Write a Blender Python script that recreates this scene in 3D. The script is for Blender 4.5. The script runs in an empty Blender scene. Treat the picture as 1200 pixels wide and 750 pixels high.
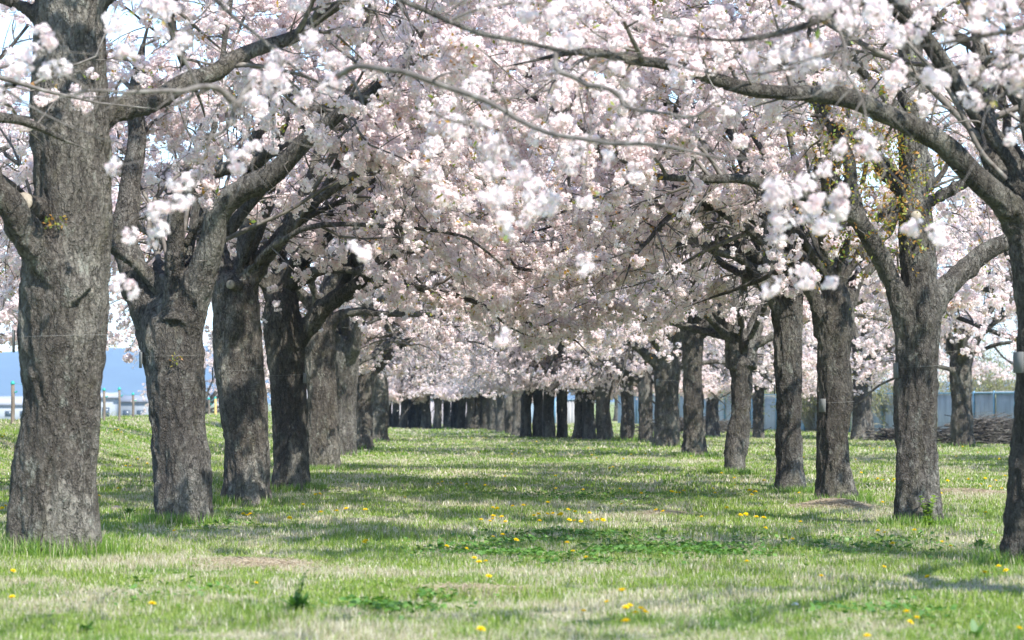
import bpy, math, random
import numpy as np
from mathutils import Vector

# ------------------------------------------------------------------ camera, sky, sun
scene = bpy.context.scene
COL = scene.collection
F = 3297.0                      # focal length in photo pixels (1200 wide)
CAM_H = 1.3
PITCH = math.atan(95.0 / F)
cam_d = bpy.data.cameras.new('camera')
cam_d.sensor_width = 36.0
cam_d.lens = F / 1200 * 36.0
cam_d.clip_start = 0.1
cam_d.clip_end = 20000
cam_d.dof.use_dof = True
cam_d.dof.focus_distance = 36.0
cam_d.dof.aperture_fstop = 3.8
cam = bpy.data.objects.new('camera', cam_d)
cam.location = (0, 0, CAM_H)
cam.rotation_euler = (math.pi / 2 + PITCH, 0, 0)
COL.objects.link(cam)
scene.camera = cam

SUN_EL = math.radians(47)
SUN_AZ = math.atan2(0.55, -0.83)          # x, y of the direction towards the sun (behind the camera, to the right)
world = bpy.data.worlds.new("World")
scene.world = world
world.use_nodes = True
wn = world.node_tree
wn.nodes.clear()
sky = wn.nodes.new('ShaderNodeTexSky')
sky.sky_type = 'NISHITA'
sky.sun_disc = False
sky.sun_elevation = SUN_EL
sky.sun_rotation = SUN_AZ
sky.air_density = 0.8
sky.dust_density = 0.1
sky.ozone_density = 1.0
bg = wn.nodes.new('ShaderNodeBackground')
bg.inputs['Strength'].default_value = 0.15
wo = wn.nodes.new('ShaderNodeOutputWorld')
wn.links.new(sky.outputs[0], bg.inputs[0])
wn.links.new(bg.outputs[0], wo.inputs[0])

sun_d = bpy.data.lights.new('sun', 'SUN')
sun_d.energy = 3.5
sun_d.angle = math.radians(0.53)
sun_d.color = (1.0, 0.97, 0.93)
sun = bpy.data.objects.new('sun', sun_d)
sdir = Vector((math.sin(SUN_AZ) * math.cos(SUN_EL), math.cos(SUN_AZ) * math.cos(SUN_EL), math.sin(SUN_EL)))
sun.rotation_euler = sdir.to_track_quat('Z', 'Y').to_euler()
sun.location = (10, -10, 40)
COL.objects.link(sun)

scene.view_settings.view_transform = 'Standard'
scene.view_settings.look = 'None'
scene.view_settings.gamma = 1.0
scene.view_settings.use_curve_mapping = False
scene.view_settings.exposure = 1.50
scene.render.engine = 'CYCLES'
cy = scene.cycles
cy.max_bounces = 8
cy.diffuse_bounces = 6
cy.glossy_bounces = 1
cy.transmission_bounces = 6
cy.transparent_max_bounces = 4
cy.volume_bounces = 0
cy.caustics_reflective = False
cy.caustics_refractive = False
cy.use_denoising = True
cy.sample_clamp_indirect = 6.0

rng = np.random.default_rng(11)
random.seed(11)

# ------------------------------------------------------------------ helpers
def fwd_up(py):
    v = (375.0 - py) / F
    return math.cos(PITCH) - v * math.sin(PITCH), v * math.cos(PITCH) + math.sin(PITCH)

def P(px, py, d):
    """the point of the place at distance d that stands at pixel px, py of the photograph"""
    fw, up = fwd_up(py)
    return np.array([(px - 600.0) / F * d / fw, d, CAM_H + up * d / fw])

def sstep(x, a, b):
    t = np.clip((x - a) / (b - a), 0, 1)
    return t * t * (3 - 2 * t)

def hash3(ix, iy, iz):
    h = (ix.astype(np.int64) * 374761393 + iy.astype(np.int64) * 668265263 + iz.astype(np.int64) * 2147483647) & 0xffffffff
    h = ((h ^ (h >> 13)) * 1274126177) & 0xffffffff
    h = ((h ^ (h >> 16)) * 2246822519) & 0xffffffff
    return ((h ^ (h >> 15)) & 0xffffff) / float(0xffffff)

def vnoise(p):
    """value noise -1..1 at points p (N,3)"""
    i = np.floor(p).astype(np.int64)
    f = p - i
    u = f * f * f * (f * (f * 6 - 15) + 10)
    r = 0
    for dx in (0, 1):
        wx = u[:, 0] if dx else 1 - u[:, 0]
        for dy in (0, 1):
            wy = u[:, 1] if dy else 1 - u[:, 1]
            for dz in (0, 1):
                wz = u[:, 2] if dz else 1 - u[:, 2]
                r = r + wx * wy * wz * hash3(i[:, 0] + dx, i[:, 1] + dy, i[:, 2] + dz)
    return r * 2 - 1

def gz(x, y):
    """height of the ground"""
    x = np.asarray(x, float); y = np.asarray(y, float)
    bank = 0.72 * sstep(-x, 6.6, 11.2) - 3.4 * sstep(-x, 12.6, 22)
    shp = np.broadcast(x, y).shape
    xx = np.broadcast_to(x, shp).ravel(); yy = np.broadcast_to(y, shp).ravel()
    p = np.stack([xx, yy, np.zeros_like(xx)], 1)
    n = 0.030 * vnoise(p * 0.45 + 7.3) + 0.018 * vnoise(p * 1.7 + 3.1) + 0.10 * vnoise(p * 0.09 + 1.7) * sstep(np.abs(yy), 10, 60)
    n = n * (1 - sstep(np.abs(yy - 100), 130, 200))
    return bank + n.reshape(shp)

def G(px, py):
    """the point of the ground seen at pixel px, py"""
    ds = np.geomspace(9, 320, 2500)
    fw, up = fwd_up(py)
    xs = (px - 600.0) / F * ds / fw
    zs = CAM_H + up * ds / fw
    k = np.nonzero(zs < gz(xs, ds))[0]
    k = k[0] if len(k) else len(ds) - 1
    return np.array([xs[k], ds[k], float(gz(xs[k], ds[k]))])

def mesh_np(name, V, Q=None, T=None, mat=None, smooth=False, mats=None, mat_idx=None):
    """a mesh from vertices, quads and triangles"""
    V = np.asarray(V, np.float32)
    me = bpy.data.meshes.new(name)
    nq = 0 if Q is None else len(Q)
    nt = 0 if T is None else len(T)
    me.vertices.add(len(V))
    me.vertices.foreach_set('co', V.ravel())
    loops = []
    if nq: loops.append(np.asarray(Q, np.int32).ravel())
    if nt: loops.append(np.asarray(T, np.int32).ravel())
    loops = np.concatenate(loops)
    me.loops.add(len(loops))
    me.loops.foreach_set('vertex_index', loops)
    me.polygons.add(nq + nt)
    st = np.concatenate([np.arange(nq) * 4, nq * 4 + np.arange(nt) * 3]).astype(np.int32)
    me.polygons.foreach_set('loop_start', st)
    if smooth:
        me.polygons.foreach_set('use_smooth', np.ones(nq + nt, bool))
    if mats:
        for m in mats: me.materials.append(m)
        me.polygons.foreach_set('material_index', np.asarray(mat_idx, np.int32))
    elif mat is not None:
        me.materials.append(mat)
    me.update(calc_edges=True)
    return me

def link(name, me, parent=None, label=None, loc=None):
    o = bpy.data.objects.new(name, me)
    COL.objects.link(o)
    if parent is not None: o.parent = parent
    if label: o['label'] = label
    if loc is not None: o.location = loc
    return o

def empty(name, loc, label, cat, group=None, rz=0.0):
    o = bpy.data.objects.new(name, None)
    o.empty_display_size = 0.3
    o.location = loc
    o.rotation_euler = (0, 0, rz)
    COL.objects.link(o)
    tag(o, label, cat, group)
    return o

def tag(o, label, cat, group=None, kind=None):
    if label: o['label'] = label
    if cat: o['category'] = cat
    if group: o['group'] = group
    if kind: o['kind'] = kind
    return o

def norm(v):
    return v / np.maximum(np.linalg.norm(v, axis=-1, keepdims=True), 1e-9)

def tubes(PP, RR, sides, tip=True):
    """PP (N,n,3), RR (N,n): N round tubes -> verts, quads"""
    N, n, _ = PP.shape
    t = np.gradient(PP, axis=1)
    t = norm(t)
    chord = norm(PP[:, -1] - PP[:, 0])
    ref = norm(np.cross(chord, rng.normal(size=(N, 3))))[:, None, :]
    u = norm(np.cross(t, ref)); w = np.cross(t, u)
    a = np.arange(sides) * 2 * math.pi / sides
    ring = PP[:, :, None, :] + RR[:, :, None, None] * (np.cos(a)[None, None, :, None] * u[:, :, None, :] + np.sin(a)[None, None, :, None] * w[:, :, None, :])
    V = ring.reshape(-1, 3)
    base = (np.arange(N) * n * sides)[:, None, None]
    i = (np.arange(n - 1) * sides)[None, :, None]
    j = np.arange(sides)[None, None, :]
    j2 = (np.arange(sides) + 1) % sides
    j2 = j2[None, None, :]
    Q = np.stack([base + i + j, base + i + j2, base + i + sides + j2, base + i + sides + j], -1).reshape(-1, 4)
    return V, Q

def catmull(pts, n, extra=None):
    """resample control points (k,m) smoothly into n points evenly spaced along the length"""
    pts = np.asarray(pts, float)
    k = len(pts)
    ext = np.vstack([2 * pts[0] - pts[1], pts, 2 * pts[-1] - pts[-2]])
    out = []
    for s in range(k - 1):
        p0, p1, p2, p3 = ext[s:s + 4]
        for t in np.linspace(0, 1, 14, endpoint=False):
            out.append(0.5 * ((2 * p1) + (-p0 + p2) * t + (2 * p0 - 5 * p1 + 4 * p2 - p3) * t * t + (-p0 + 3 * p1 - 3 * p2 + p3) * t ** 3))
    out.append(pts[-1])
    out = np.array(out)
    s = np.concatenate([[0], np.cumsum(np.linalg.norm(np.diff(out[:, :3], axis=0), axis=1))])
    q = np.linspace(0, s[-1], n)
    return np.stack([np.interp(q, s, out[:, c]) for c in range(out.shape[1])], 1)

# ------------------------------------------------------------------ materials
def new_mat(name):
    m = bpy.data.materials.new(name)
    m.use_nodes = True
    nt = m.node_tree
    nt.nodes.clear()
    return m, nt

class N:
    def __init__(s, nt): s.nt = nt
    def n(s, t, **kw):
        x = s.nt.nodes.new(t)
        for k, v in kw.items(): setattr(x, k, v)
        return x
    def l(s, a, b): s.nt.links.new(a, b)
    def val(s, sock, v):
        if hasattr(v, 'node'): s.l(v, sock)
        else: sock.default_value = v
    def noise(s, vec, scale, detail=3, rough=0.55):
        x = s.n('ShaderNodeTexNoise'); x.inputs['Scale'].default_value = scale
        x.inputs['Detail'].default_value = detail; x.inputs['Roughness'].default_value = rough
        if vec is not None: s.l(vec, x.inputs['Vector'])
        return x.outputs['Fac']
    def mapv(s, vec, scale, loc=(0, 0, 0)):
        x = s.n('ShaderNodeMapping'); x.inputs['Scale'].default_value = scale; x.inputs['Location'].default_value = loc
        s.l(vec, x.inputs['Vector']); return x.outputs['Vector']
    def ramp(s, fac, stops, interp='LINEAR'):
        x = s.n('ShaderNodeValToRGB'); x.color_ramp.interpolation = interp
        e = x.color_ramp.elements
        while len(e) < len(stops): e.new(0.5)
        for k, (p, c) in enumerate(stops):
            e[k].position = p; e[k].color = (*c, 1) if len(c) == 3 else c
        s.l(fac, x.inputs['Fac']); return x.outputs['Color']
    def mix(s, fac, a, b):
        x = s.n('ShaderNodeMix', data_type='RGBA')
        s.val(x.inputs[0], fac)
        for sock, v in ((x.inputs[6], a), (x.inputs[7], b)):
            if hasattr(v, 'node'): s.l(v, sock)
            else: sock.default_value = (*v, 1)
        return x.outputs[2]
    def math(s, op, a, b=0.0, clamp=False):
        x = s.n('ShaderNodeMath', operation=op); x.use_clamp = clamp
        s.val(x.inputs[0], a); s.val(x.inputs[1], b); return x.outputs[0]
    def smooth(s, v, a, b):
        x = s.n('ShaderNodeMapRange', interpolation_type='SMOOTHSTEP')
        x.inputs['From Min'].default_value = a; x.inputs['From Max'].default_value = b
        s.l(v, x.inputs['Value']); return x.outputs['Result']

def bark_mat(name, strength=1.0, tint=(1, 1, 1), lichen=0.5):
    m, nt = new_mat(name); g = N(nt)
    tc = g.n('ShaderNodeTexCoord').outputs['Object']
    # warp the space a little so that no layer runs straight
    nz = g.n('ShaderNodeTexNoise'); nz.inputs['Scale'].default_value = 3.5; nz.inputs['Detail'].default_value = 3; g.l(tc, nz.inputs['Vector'])
    sub = g.n('ShaderNodeVectorMath', operation='SUBTRACT'); g.l(nz.outputs['Color'], sub.inputs[0]); sub.inputs[1].default_value = (0.5, 0.5, 0.5)
    sc = g.n('ShaderNodeVectorMath', operation='SCALE'); g.l(sub.outputs[0], sc.inputs[0]); sc.inputs['Scale'].default_value = 0.07
    ad = g.n('ShaderNodeVectorMath', operation='ADD'); g.l(tc, ad.inputs[0]); g.l(sc.outputs[0], ad.inputs[1])
    v = ad.outputs[0]
    big = g.noise(g.mapv(v, (1, 1, 0.55)), 2.0, 5, 0.65)
    def ridge(scale, zs, loc, wdt):
        n = g.noise(g.mapv(v, (1, 1, zs), loc), scale, 4, 0.6)
        return g.smooth(g.math('ABSOLUTE', g.math('SUBTRACT', n, 0.5)), 0.0, wdt)        # 0 in the furrow, 1 on the plate
    f1 = ridge(8, 0.30, (0, 0, 0), 0.035)
    f2 = ridge(24, 0.60, (4, 1, 2), 0.08)
    mid = g.noise(g.mapv(v, (1, 1, 0.62), (2, 7, 1)), 30, 5, 0.75)
    fine = g.noise(g.mapv(v, (1, 1, 0.85)), 80, 4, 0.75)
    lent = g.noise(g.mapv(v, (0.30, 0.30, 5.5)), 20, 3, 0.6)         # the thin level lines of cherry bark
    c = g.ramp(mid, [(0.30, (0.062, 0.052, 0.042)), (0.44, (0.145, 0.126, 0.105)), (0.56, (0.235, 0.210, 0.178)), (0.70, (0.36, 0.33, 0.285))])
    c = g.mix(g.math('MULTIPLY', g.smooth(big, 0.46, 0.58), 0.68), c, (0.37, 0.345, 0.29))
    c = g.mix(g.math('MULTIPLY', g.smooth(g.noise(g.mapv(v, (1, 1, 0.4), (8, 8, 3)), 1.7, 4, 0.6), 0.48, 0.60), 0.62), c, (0.095, 0.08, 0.066))
    lf = g.smooth(g.noise(g.mapv(v, (1, 1, 0.6), (5, 2, 1)), 6.5, 6, 0.75), 0.55, 0.66)
    c = g.mix(g.math('MULTIPLY', lf, lichen), c, (0.38, 0.39, 0.33))
    mf = g.smooth(g.noise(g.mapv(v, (1, 1, 0.5), (9, 4, 1)), 3.1, 5, 0.65), 0.54, 0.70)
    c = g.mix(g.math('MULTIPLY', mf, 0.5), c, (0.125, 0.11, 0.055))
    lm = g.math('MULTIPLY', g.smooth(lent, 0.60, 0.70), g.math('MULTIPLY', g.smooth(big, 0.42, 0.55), 0.7))
    c = g.mix(lm, c, (0.36, 0.345, 0.31))
    c = g.mix(g.math('MULTIPLY', g.math('SUBTRACT', 1.0, f1), 0.55), c, (0.05, 0.043, 0.037))
    c = g.mix(g.math('MULTIPLY', g.math('SUBTRACT', 1.0, f2), 0.40), c, (0.075, 0.064, 0.054))
    c = g.mix(g.math('MULTIPLY', g.smooth(fine, 0.57, 0.70), 0.50), c, (0.48, 0.46, 0.42))
    c = g.mix(g.math('MULTIPLY', g.smooth(fine, 0.42, 0.32), 0.5), c, (0.05, 0.043, 0.036))
    tn = g.n('ShaderNodeMix', data_type='RGBA', blend_type='MULTIPLY'); tn.inputs[0].default_value = 1.0
    g.l(c, tn.inputs[6]); tn.inputs[7].default_value = (*tint, 1)
    c = tn.outputs[2]
    bs = g.n('ShaderNodeBsdfPrincipled'); bs.inputs['Roughness'].default_value = 0.9
    bs.inputs['Specular IOR Level'].default_value = 0.15
    g.l(c, bs.inputs['Base Color'])
    h = g.math('ADD', g.math('ADD', g.math('MULTIPLY', f1, 1.0), g.math('MULTIPLY', f2, 0.55)), g.math('ADD', g.math('MULTIPLY', mid, 1.6), g.math('MULTIPLY', fine, 0.5)))
    b = g.n('ShaderNodeBump'); b.inputs['Strength'].default_value = 1.0; b.inputs['Distance'].default_value = 0.022 * strength
    g.l(h, b.inputs['Height']); g.l(b.outputs[0], bs.inputs['Normal'])
    o = g.n('ShaderNodeOutputMaterial'); g.l(bs.outputs[0], o.inputs[0])
    return m

def leafy_mat(name, colfn, trans=0.4, rough=0.6, tr_tint=(1, 1, 1), gloss=0.05):
    m, nt = new_mat(name); g = N(nt)
    c = colfn(g)
    d = g.n('ShaderNodeBsdfDiffuse'); g.l(c, d.inputs['Color'])
    t = g.n('ShaderNodeBsdfTranslucent')
    mm = g.n('ShaderNodeMix', data_type='RGBA', blend_type='MULTIPLY'); mm.inputs[0].default_value = 1.0
    g.l(c, mm.inputs[6]); mm.inputs[7].default_value = (*tr_tint, 1); g.l(mm.outputs[2], t.inputs['Color'])
    mx = g.n('ShaderNodeMixShader'); mx.inputs[0].default_value = trans
    g.l(d.outputs[0], mx.inputs[1]); g.l(t.outputs[0], mx.inputs[2])
    out = mx.outputs[0]
    if gloss:
        gl = g.n('ShaderNodeBsdfGlossy'); gl.inputs['Roughness'].default_value = rough
        m2 = g.n('ShaderNodeMixShader'); m2.inputs[0].default_value = gloss
        g.l(out, m2.inputs[1]); g.l(gl.outputs[0], m2.inputs[2]); out = m2.outputs[0]
    o = g.n('ShaderNodeOutputMaterial'); g.l(out, o.inputs[0])
    return m

def petal_col(g):
    geo = g.n('ShaderNodeNewGeometry')
    r = geo.outputs['Random Per Island']
    tc = g.n('ShaderNodeTexCoord').outputs['Object']
    n = g.noise(tc, 5.0, 2, 0.5)
    c = g.ramp(r, [(0.0, (0.85, 0.69, 0.69)), (0.2, (0.92, 0.82, 0.81)), (0.6, (0.945, 0.89, 0.87)), (1.0, (0.955, 0.93, 0.90))])
    return g.mix(g.math('MULTIPLY', g.smooth(n, 0.45, 0.70), 0.40), c, (0.92, 0.81, 0.80))

def leaf_col(g):
    geo = g.n('ShaderNodeNewGeometry')
    r = geo.outputs['Random Per Island']
    return g.ramp(r, [(0.0, (0.34, 0.14, 0.03)), (0.25, (0.48, 0.25, 0.04)), (0.5, (0.32, 0.30, 0.045)), (1.0, (0.19, 0.30, 0.04))])

def meadow(g, v, fresh=None):
    """green and dry straw patches of the meadow from ground position v"""
    n1 = g.noise(g.mapv(v, (1, 0.8, 0)), 0.55, 4, 0.6)
    n2 = g.noise(g.mapv(v, (1, 1, 0), (13, 5, 0)), 2.3, 4, 0.65)
    dry = g.smooth(g.math('ADD', g.math('MULTIPLY', n1, 0.5), g.math('MULTIPLY', n2, 0.5)), 0.46, 0.57)
    n3 = g.noise(g.mapv(v, (1, 0.8, 0), (3, 31, 0)), 0.8, 3, 0.6)
    return dry, n3

def tall_col(g):
    r = g.n('ShaderNodeNewGeometry').outputs['Random Per Island']
    return g.ramp(r, [(0.0, (0.07, 0.16, 0.015)), (0.5, (0.15, 0.28, 0.03)), (0.85, (0.26, 0.38, 0.06)), (0.9, (0.50, 0.46, 0.30)), (1.0, (0.55, 0.50, 0.34))])

def blade_col(g):
    geo = g.n('ShaderNodeNewGeometry')
    r = geo.outputs['Random Per Island']
    dry, n3 = meadow(g, geo.outputs['Position'])
    green = g.ramp(r, [(0.0, (0.095, 0.165, 0.016)), (0.4, (0.175, 0.27, 0.030)), (0.75, (0.27, 0.36, 0.050)), (1.0, (0.37, 0.42, 0.11))])
    green = g.mix(g.math('MULTIPLY', g.smooth(n3, 0.52, 0.68), 0.7), green, (0.10, 0.22, 0.025))
    straw = g.ramp(r, [(0.0, (0.34, 0.28, 0.18)), (0.6, (0.53, 0.475, 0.34)), (1.0, (0.65, 0.61, 0.49))])
    # each blade is either straw or green; dry patches have more straw
    rr = g.math('FRACT', g.math('MULTIPLY', r, 17.31))
    isdry = g.math('LESS_THAN', rr, g.math('ADD', g.math('MULTIPLY', dry, 0.74), 0.10))
    return g.mix(isdry, green, straw)

M = {}
M['bark'] = bark_mat('bark_near', 1.0, (0.80, 0.80, 0.79), 0.7)
M['bark_grey'] = bark_mat('bark_grey', 1.0, (0.72, 0.73, 0.74), 0.55)
M['bark_dark'] = bark_mat('bark_dark', 0.8, (0.60, 0.60, 0.59), 0.4)
M['petal'] = leafy_mat('petal', petal_col, 0.60, gloss=0.0, tr_tint=(1.0, 0.96, 0.965))
M['leaf'] = leafy_mat('young_leaf', leaf_col, 0.5, tr_tint=(1.1, 1.05, 0.6))
M['blade'] = leafy_mat('grass_blade', blade_col, 0.35, tr_tint=(1.0, 1.05, 0.6), rough=0.45, gloss=0.04)

M['tall'] = leafy_mat('tall_blade', tall_col, 0.35, tr_tint=(1.0, 1.05, 0.6), rough=0.45, gloss=0.04)
def twig_mat():
    m, nt = new_mat('twig'); g = N(nt)
    tc = g.n('ShaderNodeTexCoord').outputs['Object']
    n = g.noise(tc, 12, 3, 0.6)
    c = g.ramp(n, [(0.3, (0.065, 0.052, 0.042)), (0.55, (0.14, 0.122, 0.102)), (0.78, (0.28, 0.265, 0.23))])
    bs = g.n('ShaderNodeBsdfPrincipled'); bs.inputs['Roughness'].default_value = 0.7
    g.l(c, bs.inputs['Base Color'])
    o = g.n('ShaderNodeOutputMaterial'); g.l(bs.outputs[0], o.inputs[0])
    return m
M['twig'] = twig_mat()

def plain(name, col, rough=0.7, var=0.25, scale=6, metallic=0.0, bump=0.0, vecscale=(1, 1, 1)):
    m, nt = new_mat(name); g = N(nt)
    tc = g.mapv(g.n('ShaderNodeTexCoord').outputs['Object'], vecscale)
    n = g.noise(tc, scale, 5, 0.6)
    lo = tuple(x * (1 - var) for x in col); hi = tuple(min(1, x * (1 + var)) for x in col)
    c = g.ramp(n, [(0.3, lo), (0.7, hi)])
    bs = g.n('ShaderNodeBsdfPrincipled'); bs.inputs['Roughness'].default_value = rough; bs.inputs['Metallic'].default_value = metallic
    g.l(c, bs.inputs['Base Color'])
    if bump:
        b = g.n('ShaderNodeBump'); b.inputs['Distance'].default_value = bump; g.l(n, b.inputs['Height']); g.l(b.outputs[0], bs.inputs['Normal'])
    o = g.n('ShaderNodeOutputMaterial'); g.l(bs.outputs[0], o.inputs[0])
    return m

# ------------------------------------------------------------------ blossom clusters and leaves
def cluster_template(nfl, npet, seed, fr=0.027, spread=0.040, ps=0.95):
    r = np.random.default_rng(seed)
    Vs = []
    cs = norm(r.normal(size=(nfl, 3))) * spread * r.uniform(0.75, 1.1, (nfl, 1))
    cs[:, 2] *= 0.85
    for c in cs:
        ax = norm(c + r.normal(size=3) * 0.01)
        d = norm(r.normal(size=(npet, 3)) + ax * 0.75)
        f = fr * r.uniform(0.85, 1.15)
        pos = c + d * f * r.uniform(0.65, 1.05, (npet, 1))
        nn = norm(d + r.normal(size=(npet, 3)) * 0.38)
        u = norm(np.cross(nn, r.normal(size=(npet, 3)))); w = np.cross(nn, u)
        s = f * ps * r.uniform(0.6, 1.0, (npet, 1)) * math.sqrt(9 / npet)
        q = np.stack([pos - u * s * 0.55, pos - w * s * 0.62 + nn * s * 0.18, pos + u * s * 0.75 + nn * s * 0.05, pos + w * s * 0.62 - nn * s * 0.12], 1)
        Vs.append(q.reshape(-1, 3))
    V = np.concatenate(Vs)
    return V
TPL = {q: [cluster_template(n + (k % 3) - 1, p, 100 + k + 31 * i, ps=s) for k in range(6)]
       for i, (q, (n, p, s)) in enumerate({'hq': (6, 13, 1.15), 'mq': (5, 7, 1.15), 'lq': (4, 4, 1.25)}.items())}

def scatter(tpls, pos, scale, r):
    """copies of small templates turned every way at the given places -> one set of verts and quads"""
    Vs = []
    k = r.integers(0, len(tpls), len(pos))
    for t, T in enumerate(tpls):
        idx = np.nonzero(k == t)[0]
        if not len(idx): continue
        n = len(idx)
        a = norm(r.normal(size=(n, 3))); b = norm(np.cross(a, r.normal(size=(n, 3)))); c = np.cross(a, b)
        R = np.stack([a, b, c], 2)
        V = np.einsum('nij,vj->nvi', R, T) * scale[idx][:, None, None] + pos[idx][:, None, :]
        Vs.append(V.reshape(-1, 3))
    V = np.concatenate(Vs)
    return V, np.arange(len(V)).reshape(-1, 4)

LEAFT = []
for k in range(4):
    r_ = np.random.default_rng(900 + k)
    vs = []
    for j in range(3):
        a = norm(r_.normal(size=3)); b = norm(np.cross(a, r_.normal(size=3))); c = np.cross(a, b)
        o = a * 0.02; L = r_.uniform(0.035, 0.06); w = L * 0.28
        vs += [o, o + a * L * 0.5 + b * w + c * 0.006, o + a * L, o + a * L * 0.5 - b * w + c * 0.006]
    LEAFT.append(np.array(vs))

# ------------------------------------------------------------------ branching
def kids(PP, RR, k, t0, t1, lmin, lmax, ang, rf, rend, r, npts=7, up=0.25, droop=0.5, tpow=1.0):
    """k side branches on each of the parent polylines"""
    Np, n, _ = PP.shape
    t = t0 + (t1 - t0) * (r.uniform(0, 1, (Np, k)) * 0.9 / k + np.arange(k)[None] / k) ** tpow
    x = t * (n - 1); i = np.clip(x.astype(int), 0, n - 2); f = (x - i)[..., None]
    ii = np.arange(Np)[:, None]
    p = PP[ii, i] * (1 - f) + PP[ii, i + 1] * f
    tan = norm(PP[ii, i + 1] - PP[ii, i])
    rad = RR[ii, i] * (1 - f[..., 0]) + RR[ii, i + 1] * f[..., 0]
    p = p.reshape(-1, 3); tan = tan.reshape(-1, 3); rad = rad.ravel(); M_ = len(p)
    side = norm(np.cross(tan, r.normal(size=(M_, 3))))
    a = np.radians(r.uniform(ang[0], ang[1], (M_, 1)))
    d = norm(tan * np.cos(a) + side * np.sin(a) + np.array([0, 0, up]))
    L = r.uniform(lmin, lmax, M_) * (1.15 - 0.5 * t.ravel())
    s = np.linspace(0, 1, npts)
    wob = r.normal(size=(M_, 1, 3)) * 0.16
    wob2 = r.normal(size=(M_, 1, 3)) * 0.07
    S = s[None, :, None]
    C = p[:, None] + L[:, None, None] * (d[:, None] * S + wob * S ** 2 + wob2 * np.sin(S * 8) * S + np.array([0, 0, -droop]) * 0.5 * S ** 2.2)
    r0 = np.minimum(rad * rf, L * 0.022 + 0.002)
    R = r0[:, None] * (1 - s[None]) + rend * s[None]
    return C, np.maximum(R, rend)

def lift(C, zmin, soft=0.15):
    z = C[..., 2]
    C[..., 2] = np.where(z < zmin, zmin + (z - zmin) * soft, z)
    return C

def grow_limb(start, az, el, length, r0, r, n=16, curl=None, droop=0.0, sweep=None):
    """one limb that starts at an angle and bends outwards; points (n,3) and radii (n)"""
    k = 7
    pts = [np.array(start, float)]
    a, e = az, el
    sw = r.normal() * 0.16 if sweep is None else sweep
    for i in range(k):
        d = np.array([math.cos(a) * math.cos(e), math.sin(a) * math.cos(e), math.sin(e)])
        pts.append(pts[-1] + d * length / k)
        a += sw + r.normal() * 0.20
        e += (-0.12 if curl is None else curl) + r.normal() * 0.16 - droop * i / k
    C = catmull(pts, n)
    s = np.linspace(0, 1, n)
    R = r0 * ((1 - s) ** 0.85 * 0.93 + 0.07) * (1 + 0.16 * np.exp(-s * 14))
    return C, R

def bark_disp(V, Nrm, amp, off):
    p = V + off
    a = vnoise(p * np.array([10, 10, 3.0])); b = vnoise(p * np.array([24, 24, 8.0]) + 5)
    c = vnoise(p * np.array([2.6, 2.6, 1.6]) + 9)
    ridge = 1 - np.abs(a) * 2
    e = vnoise(p * np.array([45, 45, 22.0]) + 3)
    d = 0.009 * ridge + 0.008 * b + 0.003 * e + 0.026 * c
    return V + Nrm * (d * amp)[:, None]

def remesh_wood(name, V, Q, caps, voxel, smooth_it, off, amp):
    """weld overlapping tubes into one skin, smooth the forks and carve the bark"""
    me = bpy.data.meshes.new('tmp')
    me.from_pydata([tuple(v) for v in V], [], [tuple(int(i) for i in q) for q in Q] + caps)
    o = bpy.data.objects.new('tmp', me); COL.objects.link(o)
    md = o.modifiers.new('r', 'REMESH'); md.mode = 'VOXEL'; md.voxel_size = voxel
    ms = o.modifiers.new('s', 'SMOOTH'); ms.factor = 0.5; ms.iterations = smooth_it
    dg = bpy.context.evaluated_depsgraph_get()
    ev = bpy.data.meshes.new_from_object(o.evaluated_get(dg))
    bpy.data.objects.remove(o); bpy.data.meshes.remove(me)
    n = len(ev.vertices)
    co = np.empty(n * 3, np.float32); ev.vertices.foreach_get('co', co); co = co.reshape(-1, 3).astype(float)
    nr = np.empty(n * 3, np.float32); ev.vertices.foreach_get('normal', nr); nr = nr.reshape(-1, 3)
    co = bark_disp(co, nr, np.full(n, amp), off)
    ev.vertices.foreach_set('co', co.astype(np.float32).ravel())
    ev.polygons.foreach_set('use_smooth', np.ones(len(ev.polygons), bool))
    ev.update()
    ev.name = name
    return ev

def trunk_tube(C, R, off, sides=28, flare=0.0):
    """the trunk: out-of-round rings, roots spreading at the foot"""
    n = len(C)
    a = np.arange(sides) * 2 * math.pi / sides
    z = C[:, 2]
    V = np.zeros((n, sides, 3))
    q = np.stack([np.cos(a)[None] * np.ones((n, 1)) * 1.1, np.sin(a)[None] * np.ones((n, 1)) * 1.1, z[:, None] * 0.45 * np.ones((1, sides))], -1).reshape(-1, 3)
    lob = vnoise(q + off * 3.3).reshape(n, sides)
    fl = np.exp(-np.maximum(z, 0) / 0.20)[:, None]
    lob2 = vnoise(q * np.array([2.4, 2.4, 0.3]) + 17 + off * 2).reshape(n, sides)
    rad = R[:, None] * (1 + 0.15 * lob + fl * (flare + 0.04 + 0.30 * np.maximum(lob2, -0.05)))
    V[..., 0] = C[:, None, 0] + np.cos(a)[None] * rad
    V[..., 1] = C[:, None, 1] + np.sin(a)[None] * rad
    V[..., 2] = z[:, None]
    i = (np.arange(n - 1) * sides)[:, None]; j = np.arange(sides)[None]; j2 = (j + 1) % sides
    Q = np.stack([i + j, i + j2, i + sides + j2, i + sides + j], -1).reshape(-1, 4)
    caps = [tuple(range(sides))[::-1], tuple(range((n - 1) * sides, n * sides))]
    return V.reshape(-1, 3), Q, caps

def smooth_normals_disp(C, R, sides, off):
    """a limb: a tube with bark relief"""
    V, Q = tubes(C[None], R[None], sides)
    ax = np.repeat(C, sides, axis=0)
    nr = norm(V - ax)
    amp = np.clip(np.repeat(R, sides) / 0.17, 0.05, 1.0)
    return bark_disp(V, nr, amp, off), Q

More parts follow.
